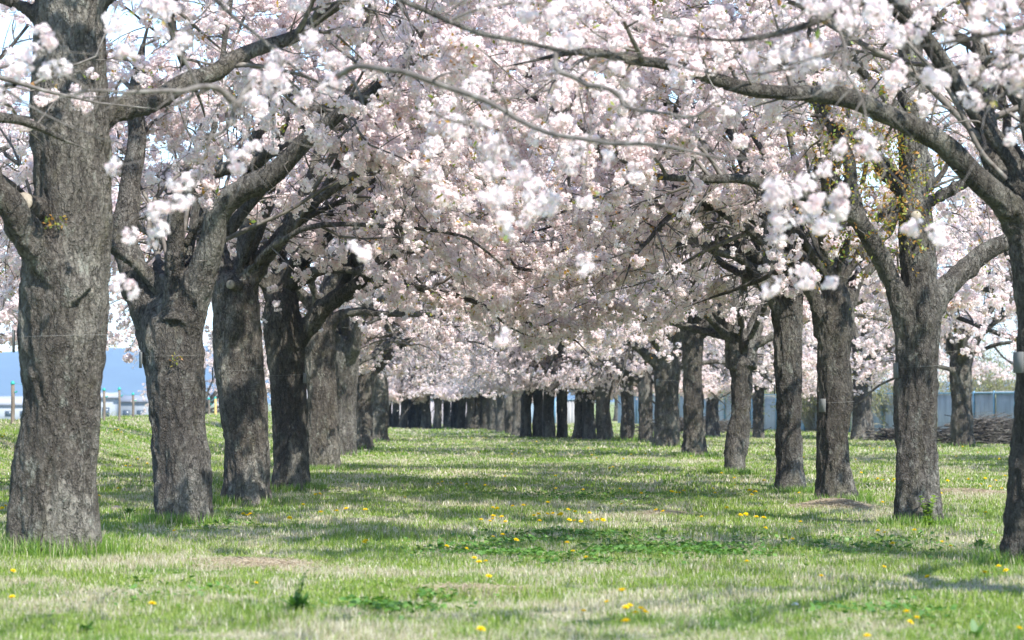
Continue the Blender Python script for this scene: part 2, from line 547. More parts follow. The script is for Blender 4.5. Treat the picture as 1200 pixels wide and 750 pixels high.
def build_tree(name, loc, trunk, limbs, quality, label, group, bark='bark', zmin=2.6, k1=13, k2=5, ncl=(5, 6), leaf_share=0.36,
               seed=1, voxel=0.018, flare=0.0, cs=(0.85, 1.45), skip_inner=0.22, stubs=(), sprouts=(), branches=True, density=1.0, l1=(1.0, 2.1), zfar=None):
    """trunk: (n,4) x,y,z,r control rows; limbs: list of dict(C,R,stub) in the tree's own space"""
    r = np.random.default_rng(seed)
    off = np.array([seed * 1.37 % 50, seed * 2.11 % 40, 0.0])
    root = empty(name, loc, label, 'cherry tree', group)
    tz = list(trunk[-1])
    trunk = list(trunk) + [[tz[0], tz[1], tz[2] + tz[3] * 0.45, tz[3] * 0.72], [tz[0], tz[1], tz[2] + tz[3] * 0.8, tz[3] * 0.25]]
    T = catmull(trunk, max(20, int((trunk[-1][2] - trunk[0][2]) / 0.06)))
    T[:, 3] = np.maximum(T[:, 3], 0.02)
    V, Q, caps = trunk_tube(T[:, :3], T[:, 3], off, flare=flare)
    allV = [V]; allQ = [Q]; allc = list(caps); nb = len(V)
    # the first half metre of every limb is welded into the trunk
    for L in limbs:
        if not L.get('weld', True): continue
        C, R = L['C'], L['R']
        seg = np.linalg.norm(np.diff(C, axis=0), axis=1); s = np.concatenate([[0], np.cumsum(seg)])
        wl = min(0.55 + R[0] * 1.5, s[-1] * 0.5)
        q = np.linspace(0, wl, 10)
        Cw = np.stack([np.interp(q, s, C[:, c]) for c in range(3)], 1); Rw = np.interp(q, s, R)
        Rw = Rw * (1 + 0.32 * np.exp(-q / 0.26))
        Vt, Qt = tubes(Cw[None], Rw[None], 16)
        allV.append(Vt); allQ.append(Qt + nb)
        allc += [tuple(range(nb, nb + 16))[::-1], tuple(range(nb + 9 * 16, nb + 160))]
        nb += len(Vt)
        L['weld_len'] = wl; L['s'] = s
    me = remesh_wood('trunk', np.concatenate(allV), np.concatenate(allQ), allc, voxel, 12, off, 1.7)
    me.materials.append(M[bark])
    link('trunk', me, root)
    LP = []; LR = []; KP = []
    for L in limbs:
        C, R = L['C'], L['R']
        n0 = 16
        if L.get('weld', True):
            s = L['s']; q = np.concatenate([np.linspace(L['weld_len'] - 0.12, s[-1], max(24, int(s[-1] / 0.07)))])
            Cl = np.stack([np.interp(q, s, C[:, c]) for c in range(3)], 1); Rl = np.interp(q, s, R)
        else:
            Cl = catmull(C, max(24, int(len(C) * 3))); Rl = np.interp(np.linspace(0, 1, len(Cl)), np.linspace(0, 1, len(R)), R)
        w = r.normal(size=(3,)) * 4
        tt = np.linspace(0, 1, len(Cl))
        wob = np.stack([vnoise(np.stack([tt * 7 + w[c], tt * 0, tt * 0 + c], 1)) for c in range(3)], 1)
        Cl = Cl + wob * 0.045 * np.sin(np.pi * np.clip(tt * 4, 0, 0.5))[:, None]
        tt_ = np.linspace(0, 1, len(Rl)); Rl = np.maximum(Rl * (1 - 0.85 * sstep(tt_, 0.80, 1.0)), 0.003)
        V, Q = smooth_normals_disp(Cl, Rl, 14 if Rl[0] > 0.04 else 8, off)
        me = mesh_np('limb', V, Q, mat=M[bark if Rl[0] > 0.035 else 'twig'], smooth=True)
        link('limb', me, root)
        if L.get('kids', True):
            n = len(Cl)
            LP.append(np.stack([np.interp(np.linspace(0, n - 1, 16), np.arange(n), Cl[:, c]) for c in range(3)], 1))
            LR.append(np.interp(np.linspace(0, n - 1, 16), np.arange(n), Rl))
            KP.append((L.get('t0', skip_inner), L.get('kd', 1.0), L.get('kl', 1.0), L.get('zmin', zmin)))
    # twigs
    Vt = []; Qt = []; nb = 0
    pos = []
    L1P = []; L1R = []; ZM = []
    for C, R, (t0, kd, kl, zl) in zip(LP, LR, KP):
        ln = np.linalg.norm(np.diff(C, axis=0), axis=1).sum()
        k = max(2, int(round(k1 * kd * ln / 4.5)))
        c1, r1 = kids(C[None], R[None], k, t0, 1.0, l1[0] * kl, l1[1] * kl, (30, 75), 0.6, 0.0035, r, up=0.22, droop=0.55)
        # the tip goes on as a twig
        L1P.append(lift(c1, zl)); L1R.append(r1); ZM.append(np.full((k, 1), zl))
    L1P = np.concatenate(L1P); L1R = np.concatenate(L1R); ZM = np.concatenate(ZM)
    c2, r2 = kids(L1P, L1R, k2, 0.12, 1.0, 0.35, 0.95, (25, 70), 0.7, 0.0022, r, npts=6, up=0.1, droop=0.7)
    c2 = lift(c2, np.repeat(ZM, k2, 0) - 0.15)
    c3, r3 = kids(np.stack(LP), np.stack(LR), 14, 0.04, 0.85, 0.12, 0.55, (40, 85), 0.5, 0.0022, r, npts=6, up=0.15, droop=0.2)
    for c, rr, sd in ((L1P, L1R, 5), (c2, r2, 3), (c3, r3, 4)):
        V, Q = tubes(c, rr, sd); Vt.append(V); Qt.append(Q + nb); nb += len(V)
    me = mesh_np('twigs', np.concatenate(Vt), np.concatenate(Qt), mat=M['twig'], smooth=True)
    link('twig_spray', me, root)
    # blossom clusters hang along the twigs
    def along(c, k, a, b):
        n = c.shape[1]
        t = a + (b - a) * (np.arange(k)[None] + r.uniform(0, 1, (len(c), k))) / k
        x = t * (n - 1); i = np.clip(x.astype(int), 0, n - 2); f = (x - i)[..., None]; ii = np.arange(len(c))[:, None]
        return (c[ii, i] * (1 - f) + c[ii, i + 1] * f).reshape(-1, 3)
    pos = np.concatenate([along(c2, ncl[0], 0.15, 1.0), along(L1P, ncl[1], 0.35, 1.0)])
    pos = pos + r.normal(size=pos.shape) * 0.022
    pos[:, 2] -= 0.035
    # a branch may be bare for a stretch
    keep = vnoise(pos * 1.5 + off) + 0.4 * vnoise(pos * 4 + off) > -0.30
    pos = pos[keep]
    sc = r.uniform(cs[0], cs[1], len(pos))
    V, Q = scatter(TPL[quality], pos, sc, r)
    link('blossom_crown', mesh_np('blossoms', V, Q, mat=M['petal']), root)
    nl = int(len(pos) * leaf_share)
    lp = pos[r.integers(0, len(pos), nl)] + r.normal(size=(nl, 3)) * 0.05
    V, Q = scatter(LEAFT, lp, r.uniform(0.7, 1.3, nl), r)
    for (c, rad, cnt) in sprouts:                # dense young leaves at one spot
        q = np.asarray(c) + r.normal(size=(cnt, 3)) * rad
        V2, Q2 = scatter(LEAFT, q, r.uniform(0.7, 1.2, cnt), r)
        Q = np.concatenate([Q, Q2 + len(V)]); V = np.concatenate([V, V2])
    link('leaves', mesh_np('leaves', V, Q, mat=M['leaf']), root)
    for (p, d, rad, ln) in stubs:
        p = np.array(p); d = norm(np.array(d, float))
        C = np.array([p - d * rad * 1.2, p, p + d * ln * 0.6, p + d * ln])
        st, Qs = smooth_normals_disp(C, np.array([rad * 1.45, rad * 1.15, rad, rad * 1.02]), 16, off)
        o = link('branch_stub', mesh_np('branch_stub', st, Qs, mat=M[bark], smooth=True), root)
        C2 = np.array([p + d * (ln - 0.015), p + d * (ln + 0.006), p + d * (ln + 0.008)])
        V, Q = tubes(C2[None], np.array([[rad * 0.97, rad * 0.94, 0.002]]), 16)
        link('cut_face', mesh_np('cut_face', V, Q, mat=M['cutwood']), o)
    return root

M['cutwood'] = plain('cut_wood', (0.27, 0.23, 0.17), 0.8, 0.35, 30)

TRIM = 0.93
def pxtree(name, base, outline, limbs, **kw):
    """a tree whose trunk and main limbs were measured in the photograph; its own distance follows from where it stands"""
    b = G(base[0], base[1] + 0.055 * (base[1] - 470))
    d = b[1]
    rows = []
    for (x, y, w) in outline:
        p = P(x, y, d); rows.append([p[0] - b[0], 0, p[2] - b[2], w / 2 / F * d * TRIM])
    rows[0][2] = -0.25
    kw.setdefault('lean', 0)
    top_d = kw.pop('lean')
    for q in rows: q[1] = top_d * max(q[2], 0)
    L = []
    for l in limbs:
        if 'pts' in l:
            m = len(l['pts'])
            e0, e1 = l.get('dz', (0, 0))
            pts = []
            for i, (x, y) in enumerate(l['pts']):
                dd = d + e0 + (e1 - e0) * (i / (m - 1)) ** l.get('dp', 1.0) + top_d * 0
                p = P(x, y, dd); pts.append(p - b)
            if 'from' in l: pts = [np.array(q, float) for q in l['from']] + pts
            if 'ext' in l: pts = pts + [pts[-1] + np.array(q, float) for q in l['ext']]
            C = catmull(pts, 40)
            s = np.linspace(0, 1, 40)
            R = l['r'][0] + (l['r'][1] - l['r'][0]) * s ** l.get('rp', 0.8)
            L.append(dict(C=C, R=R, **{k: v for k, v in l.items() if k in ('weld', 'kids', 't0', 'kd', 'kl')}))
        else:
            L.append(l)
    return b, d, rows, L

def auto_limbs(seed, fork, top, r0, azs, length=4.6, els=(0.5, 1.0), k=None, curl=None, **kw):
    """limbs towards the sides that the photograph does not show"""
    r = np.random.default_rng(seed)
    out = []
    for i, az in enumerate(azs):
        f = i / max(1, len(azs) - 1)
        z = fork[2] + (top[2] - fork[2]) * f
        x = fork[0] + (top[0] - fork[0]) * f; y = fork[1] + (top[1] - fork[1]) * f
        el = els[0] + (els[1] - els[0]) * f + r.normal() * 0.08
        C, R = grow_limb((x, y, z), math.radians(az) + r.normal() * 0.12, el, length * r.uniform(0.85, 1.1), r0 * (1 - 0.3 * f) * r.uniform(0.85, 1.1), r, curl=curl)
        out.append(dict(C=C, R=R, **kw))
    return out

# ------------------------------------------------------------------ the ground
def axis(dense_lo, dense_hi, step, lo, hi):
    mid = np.arange(dense_lo, dense_hi + 1e-6, step)
    a = dense_lo - np.geomspace(step, dense_lo - lo, 26)[::-1]
    b = dense_hi + np.geomspace(step, hi - dense_hi, 26)
    return np.concatenate([a, mid, b])
gx = axis(-26, 26, 0.25, -6000, 6000)
gy = axis(4, 180, 0.35, -3000, 9000)
X, Y = np.meshgrid(gx, gy)
Z = gz(X, Y)
nx, ny = len(gx), len(gy)
i = np.arange(ny - 1)[:, None] * nx; j = np.arange(nx - 1)[None]
Q = np.stack([i + j, i + j + 1, i + nx + j + 1, i + nx + j], -1).reshape(-1, 4)

def ground_mat():
    m, nt = new_mat('meadow'); g = N(nt)
    pos = g.n('ShaderNodeNewGeometry').outputs['Position']
    dry, n3 = meadow(g, pos)
    fine = g.noise(pos, 30, 5, 0.7)
    mid = g.noise(g.mapv(pos, (1, 1, 0)), 7, 4, 0.65)
    green = g.ramp(fine, [(0.3, (0.075, 0.12, 0.022)), (0.5, (0.16, 0.235, 0.05)), (0.72, (0.27, 0.34, 0.10))])
    green = g.mix(g.math('MULTIPLY', g.smooth(n3, 0.52, 0.68), 0.6), green, (0.08, 0.16, 0.02))
    straw = g.ramp(fine, [(0.3, (0.24, 0.20, 0.125)), (0.5, (0.42, 0.37, 0.26)), (0.72, (0.56, 0.52, 0.40))])
    f = g.math('ADD', g.math('MULTIPLY', dry, 0.62), g.math('MULTIPLY', g.smooth(mid, 0.45, 0.65), 0.25), clamp=True)
    c = g.mix(f, green, straw)
    bare = g.smooth(g.noise(g.mapv(pos, (1, 1, 0), (40, 8, 0)), 1.1, 4, 0.6), 0.66, 0.74)
    c = g.mix(g.math('MULTIPLY', bare, 0.5), c, (0.34, 0.26, 0.19))
    bs = g.n('ShaderNodeBsdfPrincipled'); bs.inputs['Roughness'].default_value = 0.95; bs.inputs['Specular IOR Level'].default_value = 0.1
    g.l(c, bs.inputs['Base Color'])
    b = g.n('ShaderNodeBump'); b.inputs['Distance'].default_value = 0.03; g.l(g.math('ADD', fine, mid), b.inputs['Height']); g.l(b.outputs[0], bs.inputs['Normal'])
    o = g.n('ShaderNodeOutputMaterial'); g.l(bs.outputs[0], o.inputs[0])
    return m
M['ground'] = ground_mat()
go = link('ground', mesh_np('ground', np.stack([X.ravel(), Y.ravel(), Z.ravel()], 1), Q, mat=M['ground'], smooth=True))
tag(go, 'flat meadow ground with dry and green patches under the trees', None, kind='structure')

# hills on the horizon
hx = np.linspace(-5200, 5200, 240); hy = np.array([5200, 5500, 5800, 6100, 6500, 7000, 7600.])
hz = []
ridge = 75 + 40 * vnoise(np.stack([hx / 900, hx * 0 + 2, hx * 0], 1)) + 16 * vnoise(np.stack([hx / 230, hx * 0 + 5, hx * 0], 1)) + 95 * np.exp(-((hx + 1000) / 600.0) ** 2)
for k, f in enumerate([0, 0.35, 0.62, 0.8, 0.93, 1.0, 0.5]):
    hz.append(-6 + ridge * f + (6 * vnoise(np.stack([hx / 120, hx * 0 + k * 3.3, hx * 0], 1)) if k else 0))
HX, HY = np.meshgrid(hx, hy); HZ = np.array(hz)
n_ = len(hx); i = np.arange(len(hy) - 1)[:, None] * n_; j = np.arange(n_ - 1)[None]
Q = np.stack([i + j, i + j + 1, i + n_ + j + 1, i + n_ + j], -1).reshape(-1, 4)
ho = link('hills', mesh_np('hills', np.stack([HX.ravel(), HY.ravel(), HZ.ravel()], 1), Q, mat=plain('far_forest', (0.055, 0.085, 0.075), 1.0, 0.3, 0.01), smooth=True))
tag(ho, 'long wooded hills far behind the meadow', None, kind='structure')

# ------------------------------------------------------------------ the trees measured in the photograph
LEFTG = 'cherry trees in the left row'
RIGHTG = 'cherry trees in the right row'

def side_drop(sign, amount=0.7):
    return lambda C: -amount * sstep(sign * C[..., 0], 0.9, 2.2)
_lift0 = lift
DROP = [None]
def lift(C, zmin, soft=0.28):
    q = C.reshape(-1, 3)
    zm = zmin + (DROP[0](C) if DROP[0] else 0) + 0.38 * vnoise(np.stack([q[:, 0] * 0.9, q[:, 1] * 0.9, q[:, 2] * 0], 1)).reshape(C.shape[:-1])
    z = C[..., 2]
    C[..., 2] = np.where(z < zm, zm + (z - zm) * soft, z)
    return C

def put(name_label, base, outline, limbs, group, auto, drop=None, **kw):
    lean = kw.pop('lean', 0)
    b, d, rows, L = pxtree('cherry_tree', base, outline, limbs, lean=lean)
    top = rows[-1][:3]
    fork = kw.pop('fork', None)
    fk = top if fork is None else [np.interp(fork, [q[2] for q in rows], [q[c] for q in rows]) for c in (0, 1, 2)]
    if fork is not None: fk[2] = fork
    hq = kw.pop('open_', 0)
    if auto:
        ax = 0 if group == LEFTG else 180
        L += auto_limbs(auto['seed'] + 70, fk, top, auto.get('r', 0.10) * 0.85, [ax + 180, ax + 110] if hq == 1 else [ax - 35, ax + 40, ax + 180, ax + 110], 5.2, (0.62, 0.95) if hq else (0.30, 0.75), **({'zmin': 3.5 if hq == 1 else 3.1, 'kd': 0.6} if hq else {}))
        L += auto_limbs(auto['seed'], fk, top, auto.get('r', 0.10), auto['az'], auto.get('len', 4.6), auto.get('els', (0.6, 1.05)), **({'zmin': 3.5 if hq == 1 else 3.0, 'kd': 0.6} if hq else {}))
    lax = 20 if group == LEFTG else 160
    L += auto_limbs(auto['seed'] + 170, fk, top, auto.get('r', 0.10), [lax - 60, lax + 60], 5.9, (0.95, 1.25), zmin=3.6, kd=0.9)
    L += auto_limbs(auto['seed'] + 270, fk, top, auto.get('r', 0.10) * 0.6, [lax - 25, lax + 25], 6.3, (0.75, 1.0), zmin=3.8, kd=0.9)
    L += auto_limbs(auto['seed'] + 370, fk, top, 0.075, [lax - 18, lax + 22] + ([] if hq == 1 else [lax, lax - 45]), 6.9, (0.82, 1.0), curl=-0.035, zmin=4.6, kd=1.0, t0=0.4)
    DROP[0] = drop
    o = build_tree('cherry_tree', b, rows, L, label=name_label, group=group, **kw)
    DROP[0] = None
    return b, d, o

PLACED = {}
# left row
PLACED['L1'] = put('thick pale-barked cherry tree standing nearest on the left, round pruned stump on its low limb', (62, 640),
    [(64, 650, 90), (65, 600, 94), (68, 500, 90), (70, 400, 93), (75, 320, 100), (84, 250, 92), (84, 150, 88), (82, 50, 84), (80, -60, 78), (74, -160, 52)],
    [dict(pts=[(86, 345), (50, 296), (18, 256), (-12, 205), (-70, 130), (-130, 60)], r=(0.175, 0.07), dz=(-0.15, -0.9), t0=0.5),
     dict(pts=[(96, 150), (138, 128), (190, 112), (245, 88), (275, 66), (330, 42), (400, 5), (450, -30)], r=(0.105, 0.035), dz=(0, 1.4), t0=0.3)],
    LEFTG, dict(seed=3, az=[95, 200, 20, 150, -70], r=0.075, els=(0.5, 1.1)), fork=4.4, quality='hq', seed=21, open_=1, ncl=(5, 5), zmin=2.9, flare=0.04, bark='bark',
    voxel=0.014, drop=side_drop(-1, 0.8),
    stubs=[((-0.135, -0.34, 2.92), (-0.30, -1, 0.25), 0.085, 0.16)],
    sprouts=[((0.03, -0.42, 2.78), 0.035, 10)])
PLACED['L2'] = put('cherry tree with two limbs arching right from one fork, second in the left row', (210, 607),
    [(212, 615, 68), (212, 580, 70), (206, 500, 69), (203, 440, 74), (200, 400, 78), (199, 365, 60)],
    [dict(pts=[(210, 400), (224, 355), (240, 305), (257, 250), (287, 217), (327, 197), (360, 167), (403, 128), (440, 105), (480, 60), (510, -10)], r=(0.19, 0.03), dz=(0, -1.6), t0=0.72),
     dict(pts=[(202, 375), (205, 320), (205, 280), (207, 243), (227, 213), (257, 200), (290, 187), (318, 167), (330, 146), (350, 133), (400, 120), (450, 80)], r=(0.12, 0.03), dz=(-0.2, -0.6), t0=0.75),
     dict(pts=[(188, 400), (170, 350), (152, 310), (141, 275), (148, 225), (160, 170), (158, 110), (170, 30)], r=(0.19, 0.06), dz=(0.1, 0.9), t0=0.35)],
    LEFTG, dict(seed=5, az=[80, 190, 130], r=0.05), quality='hq', seed=22, open_=1, ncl=(5, 5), zmin=2.45, bark='bark_grey', voxel=0.015, drop=side_drop(-1, 0.55), fork=2.55,
    sprouts=[((0.0, -0.36, 1.75), 0.03, 6)])
PLACED['L3'] = put('straight rough cherry trunk with a round knot near its fork, third in the left row', (289, 585),
    [(290, 592, 62), (290, 560, 58), (287, 500, 56), (281, 420, 56), (276, 360, 60), (274, 335, 52)],
    [dict(pts=[(285, 360), (292, 310), (290, 250), (296, 190), (305, 120)], r=(0.15, 0.05), dz=(0, 0.5)),
     dict(pts=[(268, 350), (250, 320), (240, 290), (232, 240), (200, 180)], r=(0.12, 0.04), dz=(0, 0.8)),
     dict(pts=[(284, 350), (320, 290), (360, 240), (420, 200), (480, 190), (518, 180), (550, 200), (582, 232)], r=(0.10, 0.012), dz=(0, -1.5), t0=0.4)],
    LEFTG, dict(seed=7, az=[90, 200, 20, 150], r=0.055), quality='hq', seed=23, open_=2, ncl=(5, 5), zmin=2.6, bark='bark', voxel=0.016, drop=side_drop(-1, 0.7), fork=2.7,
    stubs=[((-0.14, -0.28, 2.72), (-0.35, -1, 0.1), 0.06, 0.10)])
PLACED['L4'] = put('dark cherry trunk with one heavy limb bending right, fourth in the left row', (340, 569),
    [(341, 575, 48), (341, 540, 45), (337, 480, 44), (333, 420, 46), (330, 380, 54), (330, 350, 44)],
    [dict(pts=[(338, 400), (362, 382), (379, 360), (400, 342), (425, 325), (460, 290), (480, 230), (520, 170)], r=(0.16, 0.03), dz=(0, -0.8), t0=0.4),
     dict(pts=[(325, 365), (316, 317), (333, 283), (353, 250), (365, 190), (380, 120)], r=(0.15, 0.05), dz=(0, 0.6)),
     dict(pts=[(400, 340), (440, 262), (500, 243), (517, 262), (543, 267), (567, 278), (588, 290), (603, 311), (627, 317), (657, 317), (683, 303), (707, 288)], r=(0.07, 0.014), dz=(-0.3, -1.8), t0=0.3, weld=False, kd=0.6, kl=0.6)],
    LEFTG, dict(seed=9, az=[90, 190, 310, 20], r=0.09), quality='mq', seed=24, zmin=2.65, bark='bark_dark', voxel=0.018, drop=side_drop(-1, 0.8), fork=2.9)
PLACED['L5'] = put('grey cherry trunk with a long thin level branch, fifth in the left row', (379, 549),
    [(380, 554, 40), (379, 520, 37), (377, 460, 35), (376, 400, 38), (376, 370, 34)],
    [dict(pts=[(385, 385), (405, 367), (467, 367), (540, 363), (573, 348), (602, 346)], r=(0.085, 0.014), dz=(0, -1.0), t0=0.5, kd=0.5, kl=0.6),
     dict(pts=[(378, 380), (385, 330), (400, 280), (420, 220)], r=(0.13, 0.04), dz=(0, 0.5))],
    LEFTG, dict(seed=10, az=[90, 190, 330, 250, 20], r=0.09), quality='mq', seed=25, zmin=2.7, bark='bark', voxel=0.02, fork=2.9)

# right row
PLACED['R0'] = put('dark cherry tree cut off by the right edge, its heavy limb sweeping across the avenue', (1212, 652),
    [(1211, 662, 80), (1213, 600, 72), (1218, 500, 74), (1224, 400, 76), (1226, 320, 80), (1224, 262, 82)],
    [dict(pts=[(1222, 290), (1190, 250), (1165, 227), (1133, 200), (1100, 163), (1067, 140), (1033, 127), (1000, 115), (960, 108), (883, 101), (833, 92), (800, 83), (733, 71), (683, 60), (607, 74), (560, 84)], r=(0.125, 0.012), dz=(0, -1.8), t0=0.45, rp=0.9, kd=0.8, kl=0.7),
     dict(pts=[(1215, 285), (1185, 215), (1160, 180), (1153, 130), (1150, 70), (1130, -20)], r=(0.13, 0.06), dz=(0, 0.9)),
     dict(pts=[(1235, 280), (1260, 200), (1275, 100), (1290, -20)], r=(0.15, 0.08), dz=(0, 0.2))],
    RIGHTG, dict(seed=11, az=[90, 10, -40, 60], r=0.06), quality='hq', seed=31, open_=1, ncl=(5, 5), zmin=3.0, bark='bark_dark', voxel=0.015, fork=2.9, flare=0.05)
PLACED['R1'] = put('grey cherry tree forking into three limbs, leafy sprout at its foot, second in right row', (1073, 609),
    [(1073, 616, 62), (1074, 585, 54), (1073, 500, 49), (1075, 430, 54), (1077, 375, 58), (1077, 320, 46), (1074, 240, 38), (1070, 160, 33), (1068, 60, 28), (1062, -40, 18)],
    [dict(pts=[(1066, 385), (1050, 345), (1036, 312), (1018, 278), (1002, 252), (985, 243), (960, 233), (933, 227), (900, 217), (867, 207), (833, 208), (797, 207), (760, 202), (733, 189), (700, 174)], r=(0.135, 0.02), dz=(0, -1.6), t0=0.55, kd=0.8, kl=0.8),
     dict(pts=[(1088, 360), (1120, 325), (1150, 300), (1185, 278), (1230, 240), (1280, 180)], r=(0.125, 0.05), dz=(0, 0.8), t0=0.5),
     dict(pts=[(1014, 275), (1000, 230), (990, 180), (965, 130), (950, 80), (955, 10)], r=(0.085, 0.03), dz=(-0.3, 0.4), weld=False)],
    RIGHTG, dict(seed=13, az=[90, 200, 20, 150], r=0.06, els=(0.5, 1.0)), quality='hq', seed=32, open_=1, ncl=(5, 5), zmin=2.6, bark='bark_grey', voxel=0.014, fork=3.4,
    stubs=[((-0.02, -0.17, 3.30), (0.1, -1, 0.15), 0.06, 0.06)],
    sprouts=[((-0.55, -0.25, 3.9), 0.38, 520), ((-0.15, -0.3, 3.3), 0.22, 130), ((-0.6, -0.2, 3.1), 0.25, 160), ((-0.7, -0.3, 4.6), 0.3, 200)])
PLACED['R2'] = put('dark forked cherry trunk with a dry mound at its foot, third in right row', (978, 584),
    [(979, 590, 50), (979, 570, 44), (976, 500, 39), (977, 430, 39), (977, 375, 44), (977, 340, 34)],
    [dict(pts=[(966, 392), (955, 350), (940, 318), (925, 300), (905, 288), (885, 276), (866, 259), (833, 243), (800, 233), (770, 222), (735, 196)], r=(0.115, 0.02), dz=(0, -1.4), t0=0.3),
     dict(pts=[(988, 365), (1006, 326), (1022, 308), (1040, 270), (1060, 220)], r=(0.10, 0.04), dz=(0, 0.8)),
     dict(pts=[(978, 360), (977, 310), (984, 250), (980, 180), (985, 100)], r=(0.12, 0.04), dz=(0, 0.4)),
     dict(pts=[(735, 190), (700, 178), (672, 184), (664, 205), (667, 227), (657, 247), (633, 257), (612, 256)], r=(0.035, 0.010), dz=(-1.4, -1.8), weld=False, t0=0.4, kd=0.5, kl=0.5)],
    RIGHTG, dict(seed=15, az=[80, 200, 250, 20], r=0.08), quality='hq', seed=33, open_=2, ncl=(5, 5), zmin=2.75, bark='bark_dark', voxel=0.016, fork=2.8)
PLACED['R3'] = put('slim straight cherry trunk with dark plate on its left edge, fourth in right row', (926, 573),
    [(927, 578, 34), (926, 540, 31), (925, 470, 31), (924, 400, 34), (923, 360, 37), (923, 335, 30)],
    [dict(pts=[(915, 375), (900, 340), (885, 322), (860, 300), (835, 290), (800, 277), (770, 270), (743, 254)], r=(0.10, 0.015), dz=(0, -1.4), t0=0.35),
     dict(pts=[(930, 360), (938, 320), (946, 270), (940, 200)], r=(0.11, 0.04), dz=(0, 0.5))],
    RIGHTG, dict(seed=17, az=[90, 200, 10, 280, 150], r=0.08), quality='mq', seed=34, zmin=3.0, bark='bark_grey', voxel=0.018, fork=2.9)
PLACED['R4'] = put('leaning cherry trunk that splits low into a V, with its upper half tilting right', (862, 551),
    [(861, 556, 32), (862, 530, 28), (868, 480, 24), (869, 445, 28), (866, 420, 32)],
    [dict(pts=[(862, 430), (857, 400), (856, 370), (850, 330), (835, 290), (800, 250)], r=(0.16, 0.04), dz=(0, -0.5), t0=0.4),
     dict(pts=[(872, 430), (880, 395), (892, 362), (900, 330), (915, 270), (930, 200)], r=(0.17, 0.05), dz=(0, 0.4), t0=0.4)],
    RIGHTG, dict(seed=19, az=[90, 190, 270, 30], r=0.09, els=(0.8, 1.1)), quality='mq', seed=35, zmin=3.0, bark='bark_grey', voxel=0.02, fork=2.3)
PLACED['R5'] = put('cherry trunk with a pale pruning knot below its fork, sixth in right row', (813, 532),
    [(814, 536, 30), (813, 510, 25), (812, 460, 23), (811, 410, 24), (810, 385, 26)],
    [dict(pts=[(808, 395), (803, 365), (800, 340), (795, 300), (780, 260)], r=(0.17, 0.05), dz=(0, 0.3)),
     dict(pts=[(818, 392), (832, 382), (848, 368), (864, 350), (880, 320)], r=(0.11, 0.04), dz=(0, -0.6), t0=0.5)],
    RIGHTG, dict(seed=20, az=[90, 180, 270, 230, 20], r=0.1), quality='mq', seed=36, zmin=3.0, bark='bark_dark', voxel=0.02, fork=2.9,
    stubs=[((0.02, -0.22, 2.95), (0.1, -1, 0.0), 0.09, 0.07)])

# the two trees just outside the frame whose branches hang into it
def near_tree(X0, d, label, group, limbs, seed, azs, zmin, r0=0.28, **kw):
    b = np.array([X0, d, float(gz(X0, d))])
    rows = [[0, 0, -0.25, r0 * 1.15], [0, 0, 0.3, r0 * 1.0], [0.03, 0, 1.4, r0 * 0.92], [0.0, 0.02, 2.5, r0 * 0.98], [0, 0, 2.95, r0 * 0.8]]
    L = []
    for l in limbs:
        pts = [P(x, y, dd) - b for (x, y, dd) in l['pts']]
        if 'root' in l: pts = [np.array(q, float) for q in l['root']] + pts
        C = catmull(pts, 44); s = np.linspace(0, 1, 44)
        R = l['r'][0] * (1 - s) ** l.get('rp', 1.0) + l['r'][1]
        L.append(dict(C=C, R=R, **{k: v for k, v in l.items() if k in ('weld', 'kids', 't0', 'kd', 'kl')}, zmin=1.8))
    L += auto_limbs(seed, (0, 0, 2.7), (0, 0, 3.0), 0.11, azs, 4.8, (0.75, 1.1))
    return build_tree('cherry_tree', b, rows, L, 'hq', label, group, zmin=zmin, seed=seed, voxel=0.02, **kw)

